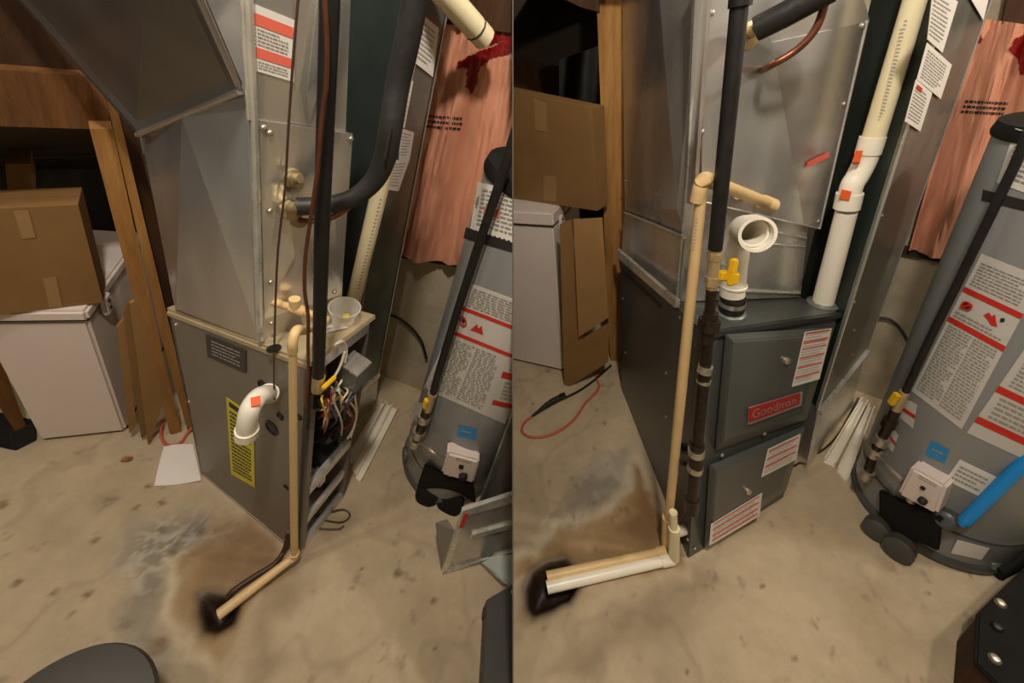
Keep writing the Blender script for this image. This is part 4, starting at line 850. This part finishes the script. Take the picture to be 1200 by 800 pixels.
# gas line down the front of the new furnace
P = front.at(838, 292, .10); base_gp = front.at(811, 600, .045)
def gpp(u, v):
    t = (v - 292) / 308; return R.pl(u, v, lerp(front.P, front.P, 0) + front.n * lerp(.085, .045, min(1, max(0, t))), front.n)
gt = thing(R, 'gas_pipe', 'black gas pipe with brass valve and yellow handle on the new furnace', 'pipe', gpp(811, 602))
def seg(name, p0, p1, w, mt_, par=None, sg=16): A0, A1 = gpp(*p0), gpp(*p1); return part(par or gt, name, tube([A0, A1], R.px(A0, w / 2), sg), mt_, True)
P0 = gpp(838, 292)
part(gt, 'pipe', tube([R.vp(873, -40, P0), R.vp(866, 10, P0), P0], R.px(P0, 8.6), 18), 'black', True); part(gt, 'pipe_collar', tube([R.vp(871, -30, P0), R.vp(867, 8, P0)], R.px(P0, 11), 18), 'black', True)
va = seg('ball_valve', (838, 292), (834, 338), 15, 'brass'); seg('valve_hex', (838, 296), (837, 304), 18, 'brass', va, 6); seg('valve_hex', (835, 324), (834, 334), 18, 'brass', va, 6)
hp = gpp(848, 316); hx = nrm(gpp(858, 316) - gpp(838, 316)); part(va, 'handle', join(box(hp + front.n * .02 + hx * .004, hx * .012, UP * .036, front.n * .006), box(hp + front.n * .01 - hx * .008 - UP * .012, hx * .022, UP * .013, front.n * .008), box(hp + front.n * .02 + hx * .012 - UP * .016, hx * .014, UP * .016, front.n * .007)), 'yellow', bev=.004)
seg('nipple', (834, 336), (831, 372), 13, 'castiron'); seg('union', (833, 366), (832, 374), 18, 'castiron'); seg('union_ring', (832, 374), (829, 386), 27, 'castiron', None, 8); seg('union', (829, 386), (828, 400), 18, 'castiron')
seg('nipple', (829, 395), (826, 432), 15, 'castiron'); seg('coupling', (827, 428), (825, 436), 18, 'zinc'); seg('coupling', (826, 434), (824, 447), 16, 'castiron'); seg('coupling', (825, 444), (824, 448), 17, 'zinc'); seg('long_nipple', (824, 446), (816, 530), 15, 'castiron')
seg('tee', (817, 520), (815, 550), 18, 'castiron'); seg('tee_ring', (816, 526), (816, 532), 20, 'zinc'); seg('tee_ring', (815, 546), (814, 551), 19, 'zinc'); seg('drip_leg', (814, 550), (810, 588), 14, 'castiron'); seg('drip_cap', (811, 584), (810, 598), 17, 'castiron')
tb0 = gpp(815, 538); part(gt, 'branch', tube([tb0, side.at(800, 533, .02), side.at(799, 533, -.01)], R.px(tb0, 7), 14), 'castiron', True); part(gt, 'branch_nut', lathe(side.at(800, 532, .002), side.n, [(.034, 0), (.034, .012), (.02, .014)], 18), 'rubber', True)

# condensate pipe
cpn = thing(R, 'condensate_pipe', 'tan plastic condensate pipe from the new plenum down to the drain hole', 'pipe', side.at(781, 640, .05))
lowp = side.at(782, 622, .06); P1 = lowp
topp = R.vp(823, 224, P1); rr = R.px(topp, 6.6)
ends = fr.at(904, 240, .06); mid = fr.at(845, 217, .07)
part(cpn, 'pipe', tube([lowp, R.vp(800, 440, P1), R.vp(822, 226, P1)], [R.px(lowp, 5.0), R.px(R.vp(800, 440, P1), 6.4), R.px(topp, 7)], 16), 'cpvc', True)
part(cpn, 'elbow', tube(smooth([R.vp(817, 236, P1), R.vp(822, 216, P1), R.vp(828, 210, P1, .02), fr.at(842, 216, .06)], 5), R.px(topp, 9.6), 18), 'cpvc', True)
part(cpn, 'pipe', tube([R.vp(828, 211, P1, .02), fr.at(900, 238, .05)], .0155, 16), 'cpvc', True); part(cpn, 'end_cap', tube([fr.at(893, 236, .05), fr.at(906, 241, .05)], .021, 16), 'cpvc', True); part(cpn, 'outlet', tube([fr.at(866, 226, .05), fr.at(866, 230, .0)], .018, 14), 'cpvc', True)
part(cpn, 'tee', tube([R.vp(783, 606, P1), side.at(781, 650, .06)], R.px(lowp, 7), 16), 'cpvc', True)
w0 = R.z(790, 652, .035); w1 = R.vp(789, 600, w0)
part(cpn, 'standpipe', tube([w0, w1], R.px(w0, 4.6), 14), 'pvc2', True, label='short open standpipe'); part(cpn, 'side_port', tube([R.vp(790, 624, w0), side.at(803, 620, .0)], R.px(w0, 6), 14), 'pvc', True); part(cpn, 'tee', tube([R.vp(790, 618, w0), w0 - UP * .01], R.px(w0, 6.6), 16), 'pvc2', True)
x0 = R.z(777, 646, .03); x1 = R.z(641, 676, .03); y0 = R.z(786, 655, .022); y1 = R.z(641, 688, .022)
part(cpn, 'floor_pipe', tube([x0, x1], [R.px(x0, 5), R.px(x1, 6)], 14), 'cpvc', True); part(cpn, 'floor_pipe', hollow([y0, y1], [R.px(y0, 6), R.px(y1, 6.6)], .004, 18), 'pvc', True, label='white floor pipe with an open end')
part(cpn, 'coupling', tube([lerp(y0, y1, -.02), lerp(y0, y1, .08)], R.px(y0, 7.2), 16), 'pvc', True); part(cpn, 'coupling', tube([lerp(x0, x1, -.02), lerp(x0, x1, .06)], R.px(x0, 6.2), 14), 'cpvc', True)
part(cpn, 'printed_lettering', dashes(bil([R.vp(815, 255, P1, -.04), R.vp(818, 255, P1, -.04), R.vp(814, 295, P1, -.04), R.vp(811, 295, P1, -.04)]), 0, 1, 10, 0, 1, .5, 5, 1, 1), 'ink', kind='stuff')

# exhaust elbow on the new furnace
ef = top.at(856, 368, .006); ex_ = thing(R, 'exhaust_elbow', 'open white plastic elbow on top of the new furnace', 'pipe', ef)
ew = R.px(ef, 15.5)
part(ex_, 'flange', lathe(ef, UP, [(ew * 1.15, 0), (ew * 1.15, .008), (ew, .012)], 24), 'duct', True); part(ex_, 'rubber_coupling', lathe(ef + UP * .01, UP, [(ew * .92, 0), (ew * .98, .01), (ew * .98, .05), (ew * .9, .055)], 24), 'rubber', True); part(ex_, 'hose_clamp', lathe(ef + UP * .035, UP, [(ew * 1.0, 0), (ew * 1.0, .014)], 24), 'zinc', True)
u0 = R.vp(858, 345, ef); u1 = R.vp(861, 300, ef); u2 = R.vp(863, 282, ef, .0); u3 = R.vp(872, 268, ef, -.03); u4 = R.vp(888, 275, ef, -.10)
part(ex_, 'riser', tube([u0, u1], ew * .95, 24), 'pvc', True); part(ex_, 'riser_socket', tube([u0 + UP * .03, u0 + UP * .035], ew * 1.02, 24), 'pvc', True)
part(ex_, 'bend', hollow(smooth([u1 - UP * .02, u1, u2, u3, lerp(u3, u4, .75)], 6), ew * 1.0, .006, 28), 'pvc', True)
part(ex_, 'mouth', hollow([lerp(u3, u4, .5), u4], ew * 1.26, .008, 28), 'pvc', True); part(ex_, 'sticker', box(u2 + toward(R, u2) * ew * .98 + UP * .03, nrm(u4 - u3) * .008, UP * .004, toward(R, u2) * .003), 'orange')

# intake pipe
ib = top.at(964, 356, .006); it = thing(R, 'intake_pipe', 'white plastic intake pipe standing at the right corner of the new furnace', 'pipe', ib)
iw = R.px(ib, 13)
part(it, 'flange', lathe(ib, UP, [(iw * 1.5, 0), (iw * 1.5, .006), (iw * 1.1, .012)], 24), 'duct', True)
ipt = lambda u, v, back=0.: R.vp(u, v, ib, back - .03)
part(it, 'pipe', tube([ib, ipt(992, 248)], [R.px(ib, 13), R.px(ipt(992, 248), 13.5)], 20), 'pvc', True); c1 = part(it, 'coupling', tube([ipt(992, 244), ipt(996, 226)], R.px(ipt(996, 226), 16.5), 20), 'pvc', True)
part(it, 'bend', tube(smooth([ipt(994, 236), ipt(998, 218), ipt(1005, 206, .01), ipt(1014, 188, .02), ipt(1019, 172, .02)], 5), R.px(ipt(1005, 206), 14.5), 20), 'pvc', True); part(it, 'coupling', tube([ipt(1017, 180, .02), ipt(1023, 160, .02)], R.px(ipt(1020, 170), 16.5), 20), 'pvc', True)
part(it, 'upper_pipe', tube([ipt(1021, 170, .02), ipt(1050, 75, .02), ipt(1084, -40, .02)], [R.px(ipt(1021, 170), 14.5), R.px(ipt(1050, 75), 15.5), R.px(ipt(1084, -40), 16)], 20), 'pvc2', True)
part(c1, 'sticker', box(ipt(990, 232) + toward(R, ib) * R.px(ipt(988, 230), 16.2), nrm(ipt(996, 232) - ipt(988, 230)) * .012, UP * .014, toward(R, ib) * .009), 'orange'); part(it, 'sticker', box(ipt(1004, 188) + toward(R, ib) * R.px(ipt(1002, 186), 14.5), nrm(ipt(1006, 186) - ipt(1002, 186)) * .008, UP * .016, toward(R, ib) * .012), 'orange')
tw = toward(R, ib) * R.px(ipt(1045, 85), 16.2)
part(it, 'printed_lettering', dashes(bil([ipt(1058, 30) + tw, ipt(1062, 30) + tw, ipt(1034, 140) + tw, ipt(1030, 140) + tw]), 0, 1, 26, 0, 1, .5, 6, 1, 1), 'ink', kind='stuff')

# return duct, right
q1, q2, q0 = R.z(937, 548), R.z(992, 474), R.z(937, 548) + np.array([.03, .24, 0]); q3 = q2 + (q0 - q1) * .25
rd = thing(R, 'return_duct', 'tall grey return duct with a galvanised boot beside the new furnace', 'duct', lerp(q0, q2, .5))
gf = Pln(R, q1, q2, q1 + UP); hb = UP * .33; TU = UP * 1.75
part(rd, 'front_sheet', slab([q1 + hb, q2 + hb, q2 + TU, q1 + TU], -gf.n * .01), 'duct'); part(rd, 'side_sheet', slab([q0 + hb, q1 + hb, q1 + TU, q0 + TU], nrm(q2 - q1) * .01), 'shadeduct'); part(rd, 'back_sheet', slab([q3 + hb, q2 + hb, q2 + TU, q3 + TU], nrm(q1 - q2) * .01), 'duct')
bt = part(rd, 'boot', hexa([q1 + gf.n * .02, q2 + gf.n * .02, q3, q0], [q1 + hb, q2 + hb, q3 + hb, q0 + hb]), 'galv')
part(bt, 'flange', slab([q1 + hb + gf.n * .014, q2 + hb + gf.n * .014, q2 + hb + gf.n * .014 - UP * .02, q1 + hb + gf.n * .014 - UP * .02], -gf.n * .016), 'bright')
for p_ in (q1, q2): part(rd, 'corner_seam', tube([p_ + hb, p_ + TU], .004, 8), 'galv', True)
for s_, h_ in ((.05, .5), (.05, .8), (.05, 1.1), (.3, .62), (.5, .45)): screw(rd, lerp(q1, q2, s_) + UP * h_, gf.n, .004)
for i, (q, lab) in enumerate(([[(1093, -16), (1122, 2), (1104, 62), (1086, 46)], 'uppermost white notice on the right return duct'], [[(1086, 50), (1115, 76), (1102, 116), (1074, 93)], 'second white notice with printed lines on the right return duct'], [[(1073, 93), (1092, 109), (1078, 154), (1060, 142)], 'lowest white notice with a red mark on the right return duct'], [[(1132, -10), (1160, -10), (1152, 24)], 'pointed white notice corner at the top, right of the return duct'])):
    pl2 = gf if i < 3 else gf
    t = thing(R, 'notice', lab, 'paper', gf.at(*q[-1], .004), 'notices on the right return duct')
    part(t, 'sheet', gf.slab(q, .001, .004), 'paper')
    if len(q) == 4: part(t, 'lettering', dashes(gf.fn(q, .0058), .1, .9, 10, .1, .9, .3, 80 + i), 'ink', kind='stuff')
    if i == 2: part(t, 'logo', patch(lambda s, tt: gf.fn(q, .006)(.15 + .3 * s, .06 + .1 * tt), 1, 1), 'red')

# wall and insulation, right
wb = [R.z(1002, 457), R.z(1050, 474)]; wd_ = nrm(wb[1] - wb[0]); wall = Pln(R, wb[0], wb[1], wb[0] + UP)
wL = wb[0] - wd_ * 1.2; wR = wb[0] + wd_ * 2.2
struct(R, 'wall_back', slab([wL - UP * .02, wR - UP * .02, wR + UP * 2.4, wL + UP * 2.4], -wall.n * .05), 'concrete')
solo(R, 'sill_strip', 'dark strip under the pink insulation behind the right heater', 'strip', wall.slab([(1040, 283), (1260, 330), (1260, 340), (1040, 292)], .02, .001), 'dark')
ins, ifn, _ = insulation(R, wall, (1140, 20), (1420, 60), (1330, 345), (1066, 288), 8, 'pink plastic-faced insulation on the wall beside the right water heater')
part(ins, 'printed_lettering', dashes(lambda s, t: ifn(lerp(1132, 1186, s) - 7 * t, lerp(116, 119, s) + 18 * t), 0, 1, 3, 0, 1, .5, 33, 1, .1), 'inkd', kind='stuff')
tape(ins, wall, [(1188, 44), (1215, 36), (1215, 90), (1196, 88), (1192, 70), (1184, 58)], .09, 1); tape(ins, wall, [(1140, 42), (1152, 38), (1150, 50), (1139, 52)], .05, 2)
solo(R, 'rim_joist', 'dark wooden joist above the right insulation', 'beam', wall.slab([(1190, -60), (1420, -20), (1420, 60), (1172, 28)], .06, .002), 'wood3')
solo(R, 'wall_cable', 'thin black cable curving along the concrete wall by the right heater', 'cable', tube(smooth([wall.at(1030, 372, .02), wall.at(1042, 374, .02), wall.at(1054, 384, .02), wall.at(1064, 402, .02), wall.at(1070, 430, .02)], 5), .006, 8), 'rubber', sm=True)
solo(R, 'floor_wire', 'thin dark wire trailing on the floor beside the right duct boot', 'wire', tube(smooth([R.z(1006, 466, .03), R.z(1000, 478, .008), R.z(985, 505, .006), R.z(968, 524, .006), R.z(948, 536, .006), R.z(930, 546, .006)], 5), .004, 6), 'cable', sm=True)

# right water heater
hc = (1.395, .80); hr = .208
HR, hit, hfn, sheet, pr, bar = heater(R, hc, hr, 1.33, 'grey water heater with red-striped labels at the right edge', None)
q = [(1190, 150), (1260, 170), (1240, 240), (1168, 214)]; l = sheet(q, 'label'); pr(l, q, .1, .9, 9, .08, .9, .35, 91)
q = [(1152, 222), (1240, 244), (1238, 256), (1150, 235)]; sheet(q, 'inkd', 'black_band')
q = [(1150, 297), (1222, 325), (1127, 503), (1068, 458)]; l = sheet(q, 'greylabel', lab='tall white instruction label with red stripes'); bar(l, q, .24, .275); bar(l, q, .455, .49)
pr(l, q, .05, .22, 8, .06, .94, .35, 92); pr(l, q, .5, .97, 24, .05, .95, .4, 93, cols=2, long=.1); pr(l, q, .4, .45, 2, .05, .95, .4, 97)
f0 = hfn(q, .0035); Pq = f0(.17, .345); nq = cyl_n(Pq, hc); tq = nrm(np.cross(UP, nq)); part(l, 'prohibition_sign', hollow([Pq, Pq + nq * .002], R.px(Pq, 8), .004, 20), 'red'); part(l, 'prohibition_sign', box(Pq, UP * .008, tq * .007, nq * .001), 'inkd'); part(l, 'prohibition_sign', box(Pq + nq * .002, (UP + tq) * .010, (UP - tq) * .002, nq * .001), 'red')
part(l, 'flame_symbol', ([f0(.46, .35), f0(.52, .32), f0(.58, .335), f0(.62, .315), f0(.68, .35), f0(.74, .375), f0(.64, .385), f0(.56, .365)], [tuple(range(8))]), 'red'); part(l, 'person_symbol', ([f0(.72, .32), f0(.78, .31), f0(.80, .33), f0(.74, .345)], [(0, 1, 2, 3)]), 'inkd')
q = [(1212, 392), (1290, 430), (1230, 552), (1133, 507)]; l = sheet(q, 'greylabel'); bar(l, q, .0, .05); bar(l, q, .52, .58); bar(l, q, .83, .89); pr(l, q, .07, .5, 12, .1, .9, .4, 94); pr(l, q, .6, .82, 5, .1, .9, .4, 95)
q = [(1091, 516), (1113, 527), (1107, 543), (1084, 533)]; l = sheet(q, 'blue', 'energy_sticker', n=4); pr(l, q, .35, .6, 1, .2, .8, .5, 96)
q = [(1125, 538), (1171, 560), (1150, 583), (1108, 562)]; l = sheet(q, 'label', n=6); pr(l, q, .2, .9, 4, .1, .9, .4, 98)
for q in ([(1058, 465), (1075, 474), (1070, 502), (1050, 486)], [(1046, 500), (1053, 510), (1046, 530), (1038, 520)]): l = sheet(q, 'greylabel', n=4); bar(l, q, .45, .6)
gas_control(R, HR, [(1067, 547), (1109, 571), (1097, 604), (1051, 579)], hc, .055, hit)
nb = [hit(u, v, .03) for u, v in ((1208, 150), (1188, 196), (1158, 258), (1124, 328), (1092, 392), (1066, 448), (1060, 462))]
part(HR, 'gas_line', tube(nb, R.px(nb[3], 6), 12), 'black', True, label='black gas pipe up the tank')
vp_ = hit(1056, 467, .035); vl = part(HR, 'gas_valve', tube([hit(1060, 459, .033), hit(1050, 480, .033)], R.px(vp_, 6.5), 12), 'brass', True); nv = cyl_n(vp_, hc); part(vl, 'lever', box(vp_ + nv * .02, UP * .026 + nrm(np.cross(UP, nv)) * .004, nrm(np.cross(UP, nv)) * .010, nv * .006), 'yellow', bev=.003)
fp = [hit(1050, 480, .033), hit(1042, 497, .033), hit(1023, 532, .033), hit(1016, 556, .03)]; lg = part(HR, 'drip_leg', tube(fp, R.px(fp[1], 6.5), 12), 'castiron', True)
for u, v in ((1042, 495), (1033, 516), (1025, 530), (1016, 556)): part(lg, 'coupling', tube([hit(u + 2, v - 4, .033), hit(u - 2, v + 4, .033)], R.px(fp[1], 9), 12), 'zinc' if v > 500 else 'castiron', True)
part(HR, 'pilot_tube', tube(smooth([hit(1028, 534, .035), hit(1042, 548, .05), hit(1056, 562, .06)], 4), .008, 8), 'zinc', True)
part(HR, 'burner_shield', hexa([hit(1032, 612, .03) - UP * .02, hit(1104, 640, .05) - UP * .03, hit(1104, 630, -.03), hit(1036, 600, -.03)], [hit(1030, 575, .02), hit(1106, 606, .05), hit(1104, 600, -.02), hit(1034, 570, -.02)]), 'blackmatte', bev=.004)
for (u, v), r_ in (((1026, 622), 16), ((1052, 645), 19)):
    P = R.z(u, v, .04); n = nrm(toward(R, P) * [1, 1, .25]); part(HR, 'burner_port', lathe(P, n, [(R.px(P, r_), -.04), (R.px(P, r_), .0), (R.px(P, r_ * .8), .004)], 22), 'greyplastic', True)
P = hit(1110, 607, .02); part(HR, 'drain_valve', lathe(P, nrm(toward(R, P) * [1, 1, .3]), [(R.px(P, 15), -.03), (R.px(P, 15), .02), (R.px(P, 12), .026), (R.px(P, 5), .028)], 20), 'tankdark', True)
part(HR, 'jacket_plate', patch(hfn([(1122, 632), (1160, 642), (1150, 656), (1114, 648)], .003), 6, 3), 'label', True)
pb0, pb1 = hit(1130, 611, .05), R.dep(1330, 412, R.depth(hit(1180, 560, .07)) - .12)
bp = thing(R, 'blue_handle', 'bright blue pole leaning against the right water heater', 'pole', pb0); part(bp, 'shaft', tube([pb0, pb1], R.px(pb0, 8.6), 16), 'bluepipe', True); part(bp, 'tip', tube([pb0 - nrm(pb1 - pb0) * .012, pb0], R.px(pb0, 6), 16), 'bluepipe', True)

# right floor things
for i, (q, lab, hh) in enumerate((([(1008, 470), (1016, 474), (978, 548), (964, 542)], 'wide white metal strip closest to the right duct boot', .03), ([(1017, 476), (1024, 480), (992, 566), (980, 552)], 'white metal strip nearest the right water heater', .022))):
    pts = floorpts(R, q); t = thing(R, 'metal_trim', lab, 'trim', np.mean(pts, axis=0), 'white trim strips in the right room')
    part(t, 'channel', slab(pts, UP * .005), 'trimwhite'); e = pts[1] - pts[0]
    for s in (0, 1):
        A0, A1 = (pts[0], pts[3]) if s == 0 else (pts[1], pts[2]); part(t, 'lip', slab([A0, A1, A1 + nrm(e) * (.005 - .01 * s), A0 + nrm(e) * (.005 - .01 * s)], UP * hh), 'trimwhite')
hz = .16
tp_ = [R.z(1250, 616, hz), R.z(1146, 717, hz), R.z(1143, 776, hz), R.z(1168, 800, hz), R.z(1250, 870, hz)]
kb = thing(R, 'equipment_case', 'black metal case with bolts in the lower right corner', 'case', R.z(1190, 800))
part(kb, 'top_plate', slab(tp_, -UP * .02), 'blackmatte', bev=.004); part(kb, 'body', slab([lerp(p, np.mean(tp_, axis=0), .05) - UP * .02 for p in tp_], -UP * (hz - .02)), 'wood3')
for u, v in ((1172, 707), (1165, 772), (1168, 735)): part(kb, 'bolt', lathe(R.z(u, v, hz), UP, [(.012, 0), (.012, .004), (.008, .009), (.003, .010)], 12), 'zinc' if u != 1168 else 'rubber', True)
t = thing(R, 'floor_brush', 'dark brush head lying beside the right heater base', 'brush', R.z(1190, 662))
part(t, 'head', tube([R.z(1164, 668, .02), R.z(1215, 640, .03)], .026, 10), 'blackmatte', True); part(t, 'handle', tube([R.z(1160, 662, .05), R.z(1215, 618, .08)], .014, 10), 'duct', True)
P = R.z(722, 452)
solo(R, 'wall_stud', 'wooden post left of the new furnace and plenum', 'stud', vslab(R, P, [(697, -60), (729, -60), (732, 300), (733, 452), (717, 452), (709, 300), (703, 100)], .08, .2), 'wood')
solo(R, 'header_beam', 'dark reddish header board at the top beside the right post', 'beam', vslab(R, P, [(600, -80), (700, -80), (702, 14), (680, 8), (600, -30)], .06, .01), 'wood3')
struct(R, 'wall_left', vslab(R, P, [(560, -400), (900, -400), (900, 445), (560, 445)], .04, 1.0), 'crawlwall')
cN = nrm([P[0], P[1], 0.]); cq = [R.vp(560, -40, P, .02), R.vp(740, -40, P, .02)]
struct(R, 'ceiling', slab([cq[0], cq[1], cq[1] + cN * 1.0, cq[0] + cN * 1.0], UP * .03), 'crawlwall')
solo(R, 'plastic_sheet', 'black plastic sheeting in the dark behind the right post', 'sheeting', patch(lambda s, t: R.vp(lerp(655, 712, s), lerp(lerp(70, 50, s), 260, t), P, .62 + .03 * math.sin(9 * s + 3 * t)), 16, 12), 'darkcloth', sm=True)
solo(R, 'crawl_shelf', 'dark brown board in the gloom above the right cardboard box', 'board', vslab(R, P, [(590, 66), (657, 78), (660, 128), (590, 118)], .05, .7), 'wood3')
f2 = R.z(660, 436); f1 = R.z(560, 413); fd = nrm(np.cross(UP, f2 - f1)); fd = fd if fd[1] > 0 else -fd
zl = R.vert(642, 266, f2)[2]; zt2 = R.vert(641, 249, f2)[2]
freezer(R, f1, f2, fd, zl, zt2, .45, 'white chest freezer beside cardboard sheets, left of the new furnace', None)
carton(R, [(560, 226), (700, 247), (694, 129), (560, 100)], zt2 + .002, 'large brown cardboard box on the right chest freezer', .1, [[(626, 116), (640, 120), (641, 155), (627, 152)], [(637, 205), (652, 207), (652, 236), (637, 234)]])
Pk = R.z(664, 452)
for q, mt_, back, lab in (([(656, 264), (670, 258), (682, 398), (714, 380), (713, 424), (667, 453), (661, 450)], 'card', .0, 'tall cardboard sheet leaning against the right freezer side'), ([(672, 258), (706, 256), (713, 372), (678, 395)], 'card2', -.03, 'smaller cardboard panel in front, next to the right post')):
    solo(R, 'cardboard_sheet', lab, 'cardboard', vslab(R, Pk, q, .014, back), mt_)
xc = thing(R, 'extension_cord', 'orange extension cord with black plug looped on the right floor', 'cord', R.z(650, 480))
part(xc, 'cord', tube(smooth([R.z(u, v, .006) for u, v in ((623, 488), (614, 496), (612, 506), (622, 512), (640, 511), (658, 503), (674, 490), (686, 472), (698, 460), (702, 452), (699, 442), (702, 436))], 5), .0062, 8), 'orangecord', True)
part(xc, 'lead', tube(smooth([R.z(662, 466, .01), R.z(680, 457, .007), R.z(698, 444, .007), R.z(716, 428, .01)], 5), .006, 8), 'rubber', True)
pg = part(xc, 'plug', tube([R.z(u, v, .016) for u, v in ((624, 487), (632, 481), (640, 475), (648, 470), (656, 466), (664, 465))], [.006, .009, .014, .017, .016, .007], 10), 'rubber', True); part(pg, 'guard', box(R.z(659, 463, .03), nrm([1, .3, 0]) * .016, UP * .012, nrm([-.3, 1, 0]) * .008), 'rubber', bev=.003)
